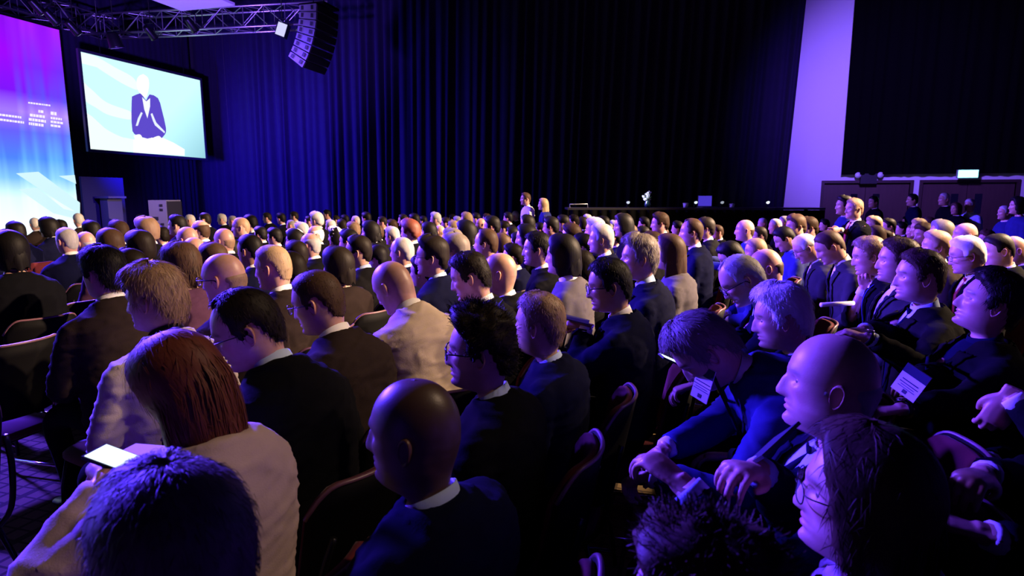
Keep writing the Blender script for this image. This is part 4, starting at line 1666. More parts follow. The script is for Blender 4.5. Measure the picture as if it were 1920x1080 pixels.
# laptop
e = empty('laptop', on_desk(1326), da + .2)
tag(e, 'open laptop with blue lid on the technical desk', 'laptop')
MB().box((-.18, -.12, .002), (.18, .12, .02)).build('keyboard_deck', mat('laptop_shell', (.12, .12, .14), rough=.4, metal=.5), e, smooth=False)
o = MB().box((-.18, -.008, 0), (.18, .004, .25)).build('lid', mat('laptop_shell', (.12, .12, .14)), e, smooth=False, loc=(0, .12, .02))
MB().box((-.165, -.0095, .012), (.165, -.0082, .238)).build('display', glow('laptop_glow', (70, 55, 190), 1.0), o, smooth=False)
for (px, lab, lit) in ((1176, 'added small desk lamp left of the white flowers', .8), (1302, 'small lit desk lamp left of the laptop', 1), (1351, 'small desk lamp right of the laptop', .4), (1436, 'small bright desk lamp near the right end of the technical desk', 1.4)):  # the first one is added as a source for the light on the flowers
    e = empty('desk_lamp', on_desk(px, .02), da)
    tag(e, lab, 'lamp', 'lamps on the technical desk')
    MB().tube([(0, 0, 0), (0, 0, .012)], .05, 12).build('base', BLACKMETAL, e)
    MB().tube([(0, 0, .01), (0, 0, .12), (0, -.03, .16), (0, -.08, .15)], .008, 6, smooth=3).build('gooseneck', BLACKMETAL, e)
    MB().tube([(0, -.07, .155), (0, -.09, .14), (0, -.115, .115)], [.015, .03, .045], 10).build('lamp_shade', BLACKMETAL, e)
    MB().tube([(0, -.116, .1145), (0, -.13, .10)], [.04, .03], 10).build('bulb', glow('desk_bulb_%d' % (lit * 10), (225, 235, 255), lit), e)
for (px, lab, h_) in ((1283, 'white paper cup on the technical desk left of the laptop', .085), (1369, 'small white cup on the technical desk right of the laptop', .07)):
    e = empty('paper_cup', on_desk(px, -.1), da)
    tag(e, lab, 'cup', 'cups on the technical desk')
    MB().tube([(0, 0, .001), (0, 0, h_)], [.045, .06], 16).build('cup', PAPER, e)
    MB().tube([(0, 0, h_), (0, 0, h_ + .012), (0, 0, h_ + .018)], [.063, .063, .05], 16).build('lid', mat('white_plastic', (.7, .7, .7)), e)

fp = Vector(on_desk(1214))
sp = Vector(on_desk(1180))
lamp('desk_lamp_light', 'SPOT', sp + Vector((.05, -.25, .35)), fp + Vector((0, 0, .25)), (.75, .85, 1.0), 22, angle=50, blend=.6, soft=.03)  # light added to brighten the flowers
# ------------------------------------------------------------------ chairs
BURG = cloth('burgundy_upholstery', (.10, .013, .019), sheen=.05, vary=.2)
SHELL = mat('black_chair_shell', (.002, .0018, .002), rough=.7, spec=.12)
EDGE_HILITE = mat('plum_edge_highlight', (.16, .07, .09), rough=.4)  # lighter plum that imitates a highlight on the chair-back edge


def arc_pad(y0, r_in, thick, zlo, zhi, half, bulge=.0, nz=7, na=17, round_r=.09, tilt=.20):
    """curved, round-cornered pad of a chair back; concave to +Y"""
    zs = np.linspace(0, 1, nz)
    an = np.linspace(-1, 1, na)
    F, Bk = [], []
    for q in zs:
        zc = zlo + (zhi - zlo) * q
        rows_f, rows_b = [], []
        for a in an:
            edge = abs(a)
            drop = round_r * max(0, (edge - .62) / .38) ** 2.2
            zz = zc - drop * q + drop * .5 * (1 - q)
            th = a * half
            for rr_, lst in ((r_in, rows_f), (r_in + thick, rows_b)):
                lst.append((rr_ * math.sin(th), y0 + r_in - rr_ * math.cos(th) - tilt * (zz - zlo), zz))
        F.append(rows_f)
        Bk.append(rows_b)
    F, Bk = np.array(F), np.array(Bk)
    V = np.concatenate([F.reshape(-1, 3), Bk.reshape(-1, 3)])
    n = nz * na
    f = grid_faces(nz, na, False)
    f = f + [tuple(i + n for i in q[::-1]) for q in f]
    idx = lambda i, j: i * na + j
    for j in range(na - 1):
        f.append((idx(0, j), idx(0, j + 1), n + idx(0, j + 1), n + idx(0, j)))
        f.append((idx(nz - 1, j + 1), idx(nz - 1, j), n + idx(nz - 1, j), n + idx(nz - 1, j + 1)))
    for i in range(nz - 1):
        f.append((idx(i + 1, 0), idx(i, 0), n + idx(i, 0), n + idx(i + 1, 0)))
        f.append((idx(i, na - 1), idx(i + 1, na - 1), n + idx(i + 1, na - 1), n + idx(i, na - 1)))
    return V, f


def seat_pad(z, t):
    b = MB()
    pts = []
    for s in np.linspace(0, 2 * math.pi, 28, endpoint=False):
        cx, sy = math.cos(s), math.sin(s)
        e = .45
        pts.append((.235 * math.copysign(abs(cx) ** e, cx), .02 + .235 * math.copysign(abs(sy) ** e, sy)))
    pts = np.array(pts)
    ctr = np.array([0, .02])
    G = []
    for k, dz_ in ((.0, 0), (.95, 0), (1, .012), (1, t - .015), (.94, t), (0, t + .004)):
        q = ctr + (pts - ctr) * max(k, .02)
        G.append(np.concatenate([q, np.full((28, 1), z + dz_)], 1))
    b.add(np.concatenate(G), [q[::-1] for q in grid_faces(6, 28)])
    return b


def make_chair(loc=(0, 0, 0)):
    e = empty('stacking_chair', loc)
    seat_pad(.352, .045).build('seat', BURG, e)
    MB().add(*arc_pad(-.235, .30, .022, .50, .895, .72)).build('backrest', BURG, e)
    MB().add(*arc_pad(-.262, .325, .012, .49, .902, .72)).build('back_shell', SHELL, e)
    V, _ = arc_pad(-.262, .325, .012, .49, .902, .72)
    top = V[6 * 17:7 * 17] * .5 + V[13 * 17:14 * 17] * .5
    MB().tube(top, .0075, 6, smooth=1).build('edge_highlight', EDGE_HILITE, e)  # strip added in place of the light caught by the top edge
    for sd in (-1, 1):
        MB().tube([(sd * .20, -.18, .345), (sd * .215, -.25, .44), (sd * .212, -.285, .62), (sd * .18, -.315, .76)], .011, 8, smooth=3).build('back_post', BLACKMETAL, e)
        MB().tube([(sd * .20, .19, .35), (sd * .22, .22, .2), (sd * .225, .235, .012)], .011, 8).build('leg', BLACKMETAL, e)
        MB().tube([(sd * .20, -.19, .35), (sd * .22, -.24, .2), (sd * .225, -.265, .012)], .011, 8).build('leg', BLACKMETAL, e)
        MB().tube([(sd * .222, .23, .075), (sd * .222, -.252, .075)], .010, 8).build('side_rail', CHROME, e)
    MB().tube([(-.20, .16, .345), (.20, .16, .345)], .010, 8).build('crossbar', BLACKMETAL, e)
    MB().tube([(-.20, -.18, .345), (.20, -.18, .345)], .010, 8).build('crossbar', BLACKMETAL, e)
    return e


def far_chair_mesh():
    b = seat_pad(.352, .045)
    b.add(*arc_pad(-.235, .30, .030, .50, .895, .72, nz=4, na=9))
    for sd in (-1, 1):
        for y in (.2, -.24):
            b.tube([(sd * .20, y * .8, .355), (sd * .225, y, .0)], .011, 5)
        b.tube([(sd * .20, -.18, .35), (sd * .215, -.25, .5)], .011, 5)
    return b.mesh('stacking_chair', BURG)


CHAIR = make_chair()
FARCHAIR = far_chair_mesh()
chair_used = False


def put_chair(x, y, yaw, label, near=True, group='rows of conference chairs', shift=.05, scale=1.0):
    global chair_used
    if near:
        if not chair_used:
            c = CHAIR
            chair_used = True
        else:
            c = copy_tree(CHAIR)
    else:
        c = link('stacking_chair', FARCHAIR)
    if near is not None:
        x, y = x - math.sin(yaw) * shift, y + math.cos(yaw) * shift
    c.location = (x, y, 0)
    c.rotation_euler = (0, 0, yaw)
    c.scale = (scale,) * 3
    tag(c, label, 'chair', group)
    return c


# ------------------------------------------------------------------ seated people placed from their heads
PLACED = []   # (x, y, radius) of seats
BODY_YAW = 90 * D2R


QUEUE = []


def queue(fn, flex, px, ytop, H, a, k):
    d = k.get('d') or F_PX * .235 * k.get('scale', 1.0) / H
    rz = ray(px, ytop).z
    lo, hi = d * (1 - flex), d * (1 + flex)
    if rz < -.004:
        # head tops of seated people lie between 1.20 and 1.47 m
        lo2, hi2 = (1.47 - CAM_H) / rz, (1.19 - CAM_H) / rz
        if lo2 < hi and hi2 > lo:
            lo, hi = max(lo, lo2), min(hi, hi2)
        elif lo2 >= hi:
            lo = hi = lo2
        else:
            lo = hi = hi2
    hi = min(hi, 12.4 if 1020 < px < 1570 else 15.4)
    lo = min(lo, hi)
    QUEUE.append([fn, px, ytop, H, a, k, min(max(d, lo), hi), lo, hi, 1.0 / max(flex, .01)])


def settle():
    """shift people along their lines of sight until nobody sits in somebody else's seat"""
    n = len(QUEUE)
    Rv = np.array([list(ray(q[1], q[2])) for q in QUEUE])[:, :2]
    D = np.array([q[6] for q in QUEUE])
    LO, HI = np.array([q[7] for q in QUEUE]), np.array([q[8] for q in QUEUE])
    W = 1 / np.array([q[9] for q in QUEUE])
    ex, ey = .84, .57
    S2 = Rv / np.array([ex, ey])
    for it in range(500):
        P = S2 * D[:, None]
        df = P[:, None, :] - P[None, :, :]
        dist = np.sqrt((df ** 2).sum(2)) + np.eye(n) * 9
        pen = np.maximum(0, 1.0 - dist)
        if pen.max() < .02:
            break
        # push along the own line of sight
        g = (df / dist[..., None] * pen[..., None]).sum(1)
        step = (g * S2).sum(1) / ((S2 ** 2).sum(1)) * W / (W.max())
        tie = RNG.normal(0, .004, n) * (pen.sum(1) > .05)
        D = np.clip(D + .5 * step * (.3 + W * 4) + tie * D, LO, HI)
    print('settle', it, 'worst', round(float(pen.max()), 2), 'pairs', int((pen > .25).sum() / 2))
    for q, d in zip(QUEUE, D):
        q[5]['d'] = float(d)
    for fn, px, yt, H, a, k, *_ in QUEUE:
        fn(px, yt, H, *a, **k)


def seat_person(px, ytop, H, label, d=None, by=0.0, hy=0.0, pitch=0.0, roll=0.0, lod=2, scale=1.0, group=None, chair=True, lift=.0, chairlabel=None, **spec):
    """px, ytop: head top in the frame; H: head height there; by / hy: turn of body / head to the person's left (degrees)"""
    spec.setdefault('shirt', FAB['white'])
    spec.setdefault('trousers', FAB['black'])
    spec.setdefault('topcol', FAB['navy'])
    spec.setdefault('haircol', HAIRC['dark'])
    spec.setdefault('bw', 1.03)
    if px < 820:
        by, hy = by - 12, hy + 12
    spec['head'] = (hy, pitch, roll)
    dd = d or F_PX * .235 * scale / H
    hc = at_depth(px, ytop, dd) - Vector((0, 0, (.120 + lift) * scale))
    L = .55
    for _ in range(5):
        ps = Pose(spec.get('lean', 0), spec.get('hunch', 12), L, .545, spec['head'], spec.get('side', 0))
        L = min(.66, max(.42, L + (hc.z / scale - ps.hc[2])))
    ps = Pose(spec.get('lean', 0), spec.get('hunch', 12), L, .545, spec['head'], spec.get('side', 0))
    yaw = BODY_YAW + by * D2R
    R = Matrix.Rotation(yaw, 3, 'Z')
    loc = hc - R @ Vector(ps.hc) * scale
    err = hc.z - ps.hc[2] * scale
    loc.z = 0
    spec.setdefault('seed', len(PLACED))
    if 'hands_px' in spec:      # right, left hand given where the photo shows them
        tg = []
        for q, dflt in zip(spec['hands_px'], POSES['thighs']):
            tg.append(tuple((R.transposed() @ (at_depth(*q) - loc)) / scale) if q else dflt)
        spec['arms'] = tuple(tg)
    if 'badge_px' in spec:
        bx, by_, bd, tilt, turn = spec['badge_px']
        pl = (R.transposed() @ (at_depth(bx, by_, bd) - loc)) / scale
        tn, tl = turn * D2R, tilt * D2R
        fv = np.array([-math.sin(tn), math.cos(tn), 0.0])
        sv = np.array([math.cos(tn), math.sin(tn), 0.0])
        spec['badge_local'] = (np.array(pl), np.array([0, 0, 1.0]) * math.cos(tl) + sv * math.sin(tl), fv)
    body, ps, arms = build_person('person', spec, lod, loc, yaw, scale, ps)
    tag(body, label, 'person', group)
    PLACED.append((loc.x, loc.y))
    if abs(err) > .06:
        print('head height off', round(err, 3), label)
    if chair:
        put_chair(loc.x, loc.y, yaw, 'chair of the ' + ' '.join(label.split()[:13]), True, shift=.03 + .012 * min(0, spec.get('lean', 0)), scale=min(scale, 1.0) * .985)
    return body, ps, arms, loc, yaw, scale
BALD = dict(scalp=((.20, .13, .10), .35), scalp_top=.062)


def S(**k):
    return k


SCARF = mat('patterned_scarf', (.42, .30, .40), rough=.8, vary=.75, vscale=55)


# ---- the nearest rows, one by one (image x, head-top y, head height in px, label, ...)
near = {}
def near_person(key, *a, **k):
    queue(seat_person, .09, a[0], a[1], a[2], a[3:], k)


near_person('bald_dark', 772, 711, 195, 'dark-skinned bald man in navy suit, light collar, near foreground centre', d=1.32,
            hp=dict(skin=SK['dark'], brow=(.01, .01, .01), fat=.5, nose=1.1, wide=1.04, scalp=((.03, .018, .014), .5)), hair=None, topcol=FAB['navy'], shirt=FAB['ltblue'], bw=1.08, hy=4, lean=-4)
near_person('curly', 897, 578, 172, 'curly dark-haired man with thick dark glasses in black suit', d=1.85, hair='curly', haircol=HAIRC['dark'],
            hp=dict(skin=SK['fair'], beard=((.10, .06, .05), .35)), glasses='thick', topcol=FAB['black'], shirt=FAB['ltblue'], hy=14, lift=.02)
near_person('blond', 1010, 549, 140, 'bearded man with short sandy hair swept up, seen from behind', d=2.3, hair='short', haircol=HAIRC['sandy'],
            hp=dict(skin=SK['fair'], beard=((.16, .10, .06), .6)), topcol=FAB['navy'], shirt=FAB['ltblue'], hy=-8, lift=.012)
near_person('dark_glasses', 1142, 490, 98, 'black-haired man in dark glasses, navy suit, looking left in profile', d=2.95, hair='short', haircol=HAIRC['black'],
            hp=dict(skin=SK['tan'], nose=1.1), glasses='thick', topcol=FAB['navy'], shirt=FAB['white'], hy=12, pitch=8, hands_px=((1090, 616, 3.0), (1100, 612, 2.88)), armstyle='hold', hands=True, open=True)
near_person('wavy_grey', 1198, 446, 92, 'man with brushed grey-brown hair and pale scarf beside the aisle', d=3.5, hair='side', haircol=HAIRC['greybrown'],
            hp=dict(skin=SK['pink'], nose=1.15), topcol=FAB['navy'], shirt=FAB['ltblue'], hy=14, open=True)
near_person('phone_man', 1325, 558, 132, 'grey-haired man bent far forward over his clasped hands, white badge', d=2.12, hair='full', haircol=HAIRC['greybrown'],
            hp=dict(skin=SK['fair']), lean=24, hunch=30, pitch=48, hy=8, topcol=FAB['blue'], shirt=FAB['white'], hands=True,
            hands_px=((1200, 872, 1.86), (1216, 886, 1.80)), armstyle='clasp', lanyard=FAB['navy'], badge_px=(1332, 682, 1.97, -14, 52), badge_size=(.033, .060), lift=.02)
near_person('bald_profile', 1562, 626, 205, 'large bald grey-fringed man in profile, navy suit, right foreground', d=1.45, scale=1.06, hair='ringlow', haircol=HAIRC['grey'],
            hp=dict(skin=SK['fair'], fat=1.0, nose=1.2, wide=1.03, brow=(.25, .2, .17)), topcol=FAB['navy'], shirt=FAB['ltblue'], tie=FAB['navy'], open=True, hy=-8, pitch=-3, bw=1.08, lean=-6,
            hands=True, hands_px=((1420, 880, 1.36), (1284, 910, 1.30)))
near_person('scarf_woman', 1625, 788, 262, 'woman with glasses, brown bob and patterned scarf in lower right foreground', d=.98, hair='bob', haircol=HAIRC['brown'], glasses='thin',
            hp=dict(skin=SK['fair'], fat=.35, nose=.95, chin=.9), top='top', topcol=FAB['black'], shirt=None, hy=-10, pitch=-4, lean=-4, lift=.03, scale=.98, scarf=SCARF)
near_person('white_curls', 1467, 531, 120, 'white-haired man in navy jacket behind the bald man in profile', d=2.35, hair='full', haircol=HAIRC['white'],
            hp=dict(skin=SK['pink'], nose=1.1), topcol=FAB['navy'], shirt=FAB['ltblue'], hy=-2, pitch=10, lift=.02)
near_person('reading_glasses', 1392, 479, 104, 'grey man with glasses bowing his head, navy suit, hand on knee', d=2.75, hair='thin', haircol=HAIRC['grey'],
            hp=dict(skin=SK['fair'], nose=1.15, beard=((.5, .47, .45), .4)), glasses='thick', topcol=FAB['navy'], shirt=FAB['ltblue'], pitch=36, hy=6, lean=8, hunch=22,
            hands=True, hands_px=((1290, 690, 2.62), (1262, 748, 2.5)), armstyle='lap', open=True)
near_person('back_left_hair', 306, 862, 290, 'large head with grey-brown hair from behind, lower left corner', d=.88, hair='full', haircol=HAIRC['greybrown'],
            hp=dict(skin=SK['fair'], wide=1.06), topcol=FAB['black'], by=-10, hy=-6, lift=.03, lean=3)
near_person('back_mid_hair', 1325, 985, 290, 'dark curly head cut off by the bottom edge right of centre', d=.86, hair='curly', haircol=HAIRC['brown'],
            hp=dict(skin=SK['fair']), topcol=FAB['black'], lift=.03, lean=6, hunch=20)
near_person('badge_man', 1860, 505, 130, 'dark-haired man leaning back with face raised and big white badge', d=2.3, hair='full', haircol=HAIRC['dark'],
            hp=dict(skin=SK['mid'], nose=1.2, fat=.3), topcol=FAB['charcoal'], shirt=FAB['navy'], open=True, hy=-8, pitch=-16, lean=-8, hunch=4, lift=.02,
            lanyard=FAB['navy'], badge_px=(1732, 688, 2.02, -26, 48), badge_size=(.042, .055), hands=True, hands_px=((1668, 742, 2.22), (1690, 768, 2.12)), armstyle='lap', watch=-1)
near_person('young_man', 1726, 473, 98, 'young man with short brown hair, dark suit and hands on lap', d=2.85, hair='short', haircol=HAIRC['brown'],
            hp=dict(skin=SK['fair'], nose=.95), topcol=FAB['charcoal'], shirt=FAB['ltblue'], tie=FAB['navy'], open=True, hands=True, hands_px=((1600, 622, 2.75), (1628, 634, 2.62)), armstyle='lap', lean=-6, watch=-1)
near_person('lanyard_man', 1686, 450, 92, 'man in grey jacket and pale open shirt left of the young man', d=3.25, hair='short', haircol=HAIRC['brown'],
            hp=dict(skin=SK['pink'], beard=((.2, .12, .1), .3)), topcol=FAB['grey'], shirt=FAB['white'], open=True, lanyard=FAB['navy'], hy=-4, lean=-8)
near_person('thinking_man', 1632, 447, 82, 'sandy-haired man resting his cheek on a raised hand', d=3.65, hair='short', haircol=HAIRC['sandy'],
            hp=dict(skin=SK['pink']), topcol=FAB['black'], shirt=FAB['white'], open=True, arms='face', hands=True, pitch=12, lanyard=FAB['blue'], lean=6, hy=-4)
near_person('auburn_woman', 330, 622, 178, 'woman with long auburn hair in pale blouse looking at her phone', d=1.55, hair='long', haircol=HAIRC['auburn'],
            hp=dict(skin=SK['fair'], nose=.9, chin=.85), top='blouse', topcol=FAB['blush'], shirt=None, trousers=FAB['blush'], legs='skirt', pitch=30, hy=6, lift=.02, hunch=16, lean=-5, bw=.84, scale=.95, hairlen=.20,
            hands=True, hands_px=((268, 884, 1.50), (206, 893, 1.36)), armstyle='hold')
near_person('bowed_glasses', 456, 548, 128, 'man with receding dark hair and glasses, head turned down to the left', d=2.05, hair='recede', haircol=HAIRC['dark'],
            hp=dict(skin=SK['pink'], nose=1.15), glasses='thin', hy=36, pitch=20, hunch=20, lean=4, topcol=FAB['black'], shirt=FAB['ltblue'])
near_person('brown_back', 592, 511, 110, 'man with cropped brown hair and glasses, broad dark jacket, seen from behind', d=2.5, hair='crop', haircol=HAIRC['brown'],
            hp=dict(skin=SK['pink'], fat=.3), glasses='thin', hy=10, pitch=14, topcol=FAB['brown'], bw=1.06, hunch=20)
near_person('beige_jacket', 735, 490, 108, 'bald man in beige jacket with bowed head, lit by warm light', d=2.7, hair=None,
            hp=dict(skin=SK['pink'], scalp=((.22, .13, .10), .4), scalp_top=.05), pitch=30, hy=6, by=-16, hunch=26, lean=4, topcol=FAB['beige'], shirt=FAB['white'])
near_person('cream_jacket', 281, 500, 104, 'man with tousled sandy hair in cream jacket, face turned left', d=2.62, hair='wavy', haircol=HAIRC['sandy'],
            hp=dict(skin=SK['fair'], nose=1.1), hy=16, pitch=4, topcol=FAB['cream'], shirt=FAB['navy'], lift=.015)
near_person('bald_glasses', 415, 475, 94, 'bald man with dark spectacle arm over his ear, brown jacket', d=2.9, hair='ringlow', haircol=HAIRC['sandy'], glasses='thick',
            hp=dict(skin=SK['pink'], wide=1.05), hy=10, pitch=6, topcol=FAB['brown'])
near_person('grey_crop', 508, 462, 84, 'man with cropped grey-blond hair in brown jacket behind the spectacled bald man', d=3.25, hair='crop', haircol=HAIRC['blond'],
            hp=dict(skin=SK['pink']), hy=8, pitch=6, topcol=FAB['brown'])
near_person('black_hair_left', 187, 464, 94, 'black-haired man from behind in brown jacket beside the empty chairs', d=2.85, hair='full', haircol=HAIRC['black'],
            hp=dict(skin=SK['mid']), hy=2, topcol=FAB['brown'], lift=.012)
near_person('dark_bob', 334, 455, 74, 'woman with dark brown bob right of the tousled sandy man', d=3.75, hair='bob', haircol=HAIRC['brown'],
            hp=dict(skin=SK['fair']), hy=6, top='top', topcol=FAB['purple'], shirt=None, lift=.02, scale=.96)

mid_defaults = dict(lod=1)
def mid_person(*a, **k):
    k.setdefault('lod', 1)
    queue(seat_person, .22, a[0], a[1], a[2], a[3:], k)


mid_person(1557, 434, 64, 'man with cropped brown hair bowing over his lap in grey jacket', d=4.2, hair='crop', haircol=HAIRC['brown'], hp=dict(skin=SK['mid']), pitch=30, hunch=24, topcol=FAB['grey'], open=True)
mid_person(1512, 440, 62, 'white-haired man with glasses bowing his head in grey jacket', d=4.35, hair='crop', haircol=HAIRC['white'], glasses='thin', hp=dict(skin=SK['pink']), pitch=32, hunch=24, topcol=FAB['grey'], open=True)
mid_person(1815, 446, 66, 'man with bright white hair and glasses, right rear rows', d=4.1, hair='short', haircol=HAIRC['white'], glasses='thin', hp=dict(skin=SK['pink'], fat=.4), pitch=14, hy=-6, topcol=FAB['black'], open=True, tie=FAB['red'])
mid_person(1873, 440, 60, 'man with dark cropped hair right of the bright white-haired man', d=4.4, hair='crop', haircol=HAIRC['dark'], hp=dict(skin=SK['pink']), pitch=14, topcol=FAB['black'])
mid_person(1902, 443, 58, 'bald man at the right edge with warm-lit scalp', d=4.9, hair='ringlow', haircol=HAIRC['brown'], hp=dict(skin=SK['pink']), pitch=20, topcol=FAB['black'])
mid_person(396, 458, 62, 'brown-haired man directly behind the spectacled bald head', d=3.95, hair='short', haircol=HAIRC['brown'], glasses='thick', hp=dict(skin=SK['fair']), topcol=FAB['navy'])
mid_person(466, 441, 52, 'man with black cropped hair and bare neck left of grey-blond man', d=4.6, hair='crop', haircol=HAIRC['black'], hp=dict(skin=SK['tan']), topcol=FAB['navy'])
mid_person(752, 446, 57, 'round-headed man with thin grey hair above the beige jacket', d=4.7, hair='thin', haircol=HAIRC['grey'], hp=dict(skin=SK['pink'], wide=1.06), topcol=FAB['navy'])
mid_person(808, 448, 57, 'man with dark side-swept fringe and pale collar, face in blue light', d=4.5, hair='side', haircol=HAIRC['dark'], glasses='thin', hp=dict(skin=SK['fair']), hy=14, topcol=FAB['navy'], shirt=FAB['ltblue'])
mid_person(851, 443, 56, 'person with wavy grey hair right of the dark fringe man', d=4.6, hair='wavy', haircol=HAIRC['greybrown'], hp=dict(skin=SK['fair']), topcol=FAB['charcoal'])
mid_person(880, 477, 76, 'dark-haired man looking down in profile, white collar, dark suit', d=3.55, lod=2, hair='short', haircol=HAIRC['dark'], hp=dict(skin=SK['pink'], nose=1.1), hy=12, pitch=16, topcol=FAB['black'])
mid_person(936, 474, 66, 'bald tan man right of the dark-haired man with white collar', d=4.05, lod=2, hair=None, hp=dict(skin=SK['mid'], scalp=((.2, .12, .09), .3), scalp_top=.05), hy=4, topcol=FAB['black'])
mid_person(1006, 438, 66, 'black-haired man in profile with crisp white collar, dark suit', d=4.1, lod=2, hair='short', haircol=HAIRC['black'], hp=dict(skin=SK['fair']), hy=12, topcol=FAB['black'])
mid_person(1053, 446, 66, 'woman with black bob in pale grey cardigan', d=4.05, hair='bob', haircol=HAIRC['black'], hp=dict(skin=SK['fair']), top='cardigan', topcol=FAB['lilac'], shirt=FAB['white'])
mid_person(1126, 424, 48, 'grey-haired person above the man in dark glasses', d=5.3, hair='full', haircol=HAIRC['grey'], hp=dict(skin=SK['fair']), hy=8, topcol=FAB['navy'])
mid_person(1254, 443, 52, 'woman with long brown hair and grey top next to the aisle', d=4.9, hair='long', haircol=HAIRC['brown'], hp=dict(skin=SK['fair']), top='top', topcol=FAB['lilac'], shirt=None)
mid_person(1437, 467, 54, 'bald man with orange-lit scalp above the bowed grey man', d=4.4, hair='ringlow', haircol=HAIRC['brown'], hp=dict(skin=SK['pink']), pitch=16, topcol=FAB['navy'])
mid_person(1372, 455, 50, 'dark-haired man bent forward in dark blue jacket', d=4.7, hair='short', haircol=HAIRC['black'], hp=dict(skin=SK['fair']), pitch=34, lean=12, topcol=FAB['blue'])
mid_person(670, 444, 52, 'dark-haired man with pale blue collar left of the round grey head', d=4.9, hair='short', haircol=HAIRC['dark'], hp=dict(skin=SK['fair']), hy=14, topcol=FAB['charcoal'], shirt=FAB['ltblue'])
mid_person(553, 454, 52, 'man with dark brown hair and reddish neck in front of white heads', d=4.7, hair='short', haircol=HAIRC['dark'], hp=dict(skin=SK['mid']), topcol=FAB['black'])
mid_person(630, 468, 54, 'dark-haired woman in brown coat behind the cropped brown head', d=4.3, hair='bob', haircol=HAIRC['dark'], hp=dict(skin=SK['fair']), top='coat', topcol=FAB['brown'], shirt=None)
mid_person(580, 437, 42, 'balding man with pale crown between the white heads', d=6.0, hair='ring', haircol=HAIRC['grey'], hp=dict(skin=SK['pink']), topcol=FAB['black'])
mid_person(12, 438, 62, 'dark silhouetted head at the left edge before the video wall', d=3.9, hair='bob', haircol=HAIRC['black'], hp=dict(skin=SK['fair']), top='top', topcol=FAB['black'], shirt=None)
mid_person(122, 428, 46, 'grey-haired man with cropped hair below the video wall corner', d=5.5, hair='crop', haircol=HAIRC['grey'], hp=dict(skin=SK['pink']), topcol=FAB['navy'])
mid_person(158, 434, 43, 'balding man with grey hair right of the cropped grey man', d=5.7, hair='ringlow', haircol=HAIRC['grey'], hp=dict(skin=SK['pink']), topcol=FAB['navy'])
mid_person(203, 432, 48, 'woman with long brown hair right of two grey heads', d=5.3, hair='long', haircol=HAIRC['brown'], hp=dict(skin=SK['fair']), top='top', topcol=FAB['purple'], shirt=None)
mid_person(272, 412, 50, 'person with big light brown hair left of the speaker stack', d=5.4, hair='wavy', haircol=HAIRC['sandy'], hp=dict(skin=SK['fair']), topcol=FAB['charcoal'])
mid_person(259, 437, 48, 'dark-haired person in front of the big light brown hair', d=5.2, hair='full', haircol=HAIRC['dark'], hp=dict(skin=SK['fair']), topcol=FAB['navy'])
mid_person(330, 405, 42, 'man with dark hair in profile right of the speaker stack', d=6.3, hair='short', haircol=HAIRC['black'], hp=dict(skin=SK['fair']), hy=22, topcol=FAB['black'])
mid_person(374, 413, 46, 'bald man with dark patch of hair at the back of his head', d=5.9, hair='ring', haircol=HAIRC['brown'], hp=dict(skin=SK['pink']), topcol=FAB['black'])
mid_person(349, 425, 44, 'bald man with pale scalp in front of dark-haired profile man', d=5.7, hair='ringlow', haircol=HAIRC['grey'], hp=dict(skin=SK['pink']), topcol=FAB['navy'])
mid_person(361, 445, 46, 'bald man with violet-lit scalp behind the woman with dark bob', d=5.0, hair='ringlow', haircol=HAIRC['brown'], hp=dict(skin=SK['pink']), topcol=FAB['navy'])
mid_person(418, 428, 42, 'bald man with yellow-lit back of head, upper left rows', d=6.0, hair='ringlow', haircol=HAIRC['sandy'], hp=dict(skin=SK['pink']), topcol=FAB['black'])
mid_person(450, 408, 46, 'pale man turning his face left in the left rear rows', d=6.1, hair='buzz', haircol=HAIRC['sandy'], hp=dict(skin=SK['pink']), hy=26, topcol=FAB['navy'])
mid_person(847, 432, 42, 'person with grey-brown parted hair behind wavy grey hair', d=5.7, hair='side', haircol=HAIRC['greybrown'], hp=dict(skin=SK['fair']), topcol=FAB['charcoal'])
mid_person(910, 431, 48, 'brown-haired balding man above the bald tan man', d=5.3, hair='recede', haircol=HAIRC['brown'], hp=dict(skin=SK['pink']), topcol=FAB['brown'])
mid_person(1296, 412, 42, 'pink-faced man in dark suit facing left beyond the aisle', d=6.1, hair='recede', haircol=HAIRC['brown'], hp=dict(skin=SK['pink']), hy=4, topcol=FAB['navy'], open=True)
mid_person(1323, 411, 38, 'young dark-haired man right of the pink-faced man beyond aisle', d=6.9, hair='full', haircol=HAIRC['dark'], hp=dict(skin=SK['fair']), topcol=FAB['black'], open=True)
mid_person(1397, 412, 42, 'balding man reaching one arm out to the left', d=6.0, hair='ringlow', haircol=HAIRC['brown'], hp=dict(skin=SK['pink']), topcol=FAB['blue'], arms=((.10, .50, .95), (-.14, .52, .90)))
mid_person(1418, 448, 40, 'man with orange-brown hair above the bowed grey man', d=5.6, hair='crop', haircol=HAIRC['sandy'], hp=dict(skin=SK['pink']), pitch=10, topcol=FAB['charcoal'])
mid_person(1472, 427, 42, 'black-haired man looking down left of white bowed head', d=5.6, hair='short', haircol=HAIRC['black'], hp=dict(skin=SK['mid']), pitch=30, topcol=FAB['blue'])
mid_person(1755, 437, 44, 'man with light brown hair and white collar behind the young man', d=4.9, hair='full', haircol=HAIRC['sandy'], hp=dict(skin=SK['pink']), topcol=FAB['brown'])
mid_person(1811, 418, 36, 'bald man with pink scalp behind the bright white hair', d=6.6, hair='ringlow', haircol=HAIRC['dark'], hp=dict(skin=SK['pink']), topcol=FAB['navy'])
mid_person(1765, 416, 34, 'grey-haired woman left of the pink bald scalp', d=6.8, hair='bob', haircol=HAIRC['greybrown'], hp=dict(skin=SK['fair']), top='top', topcol=FAB['charcoal'], shirt=None)
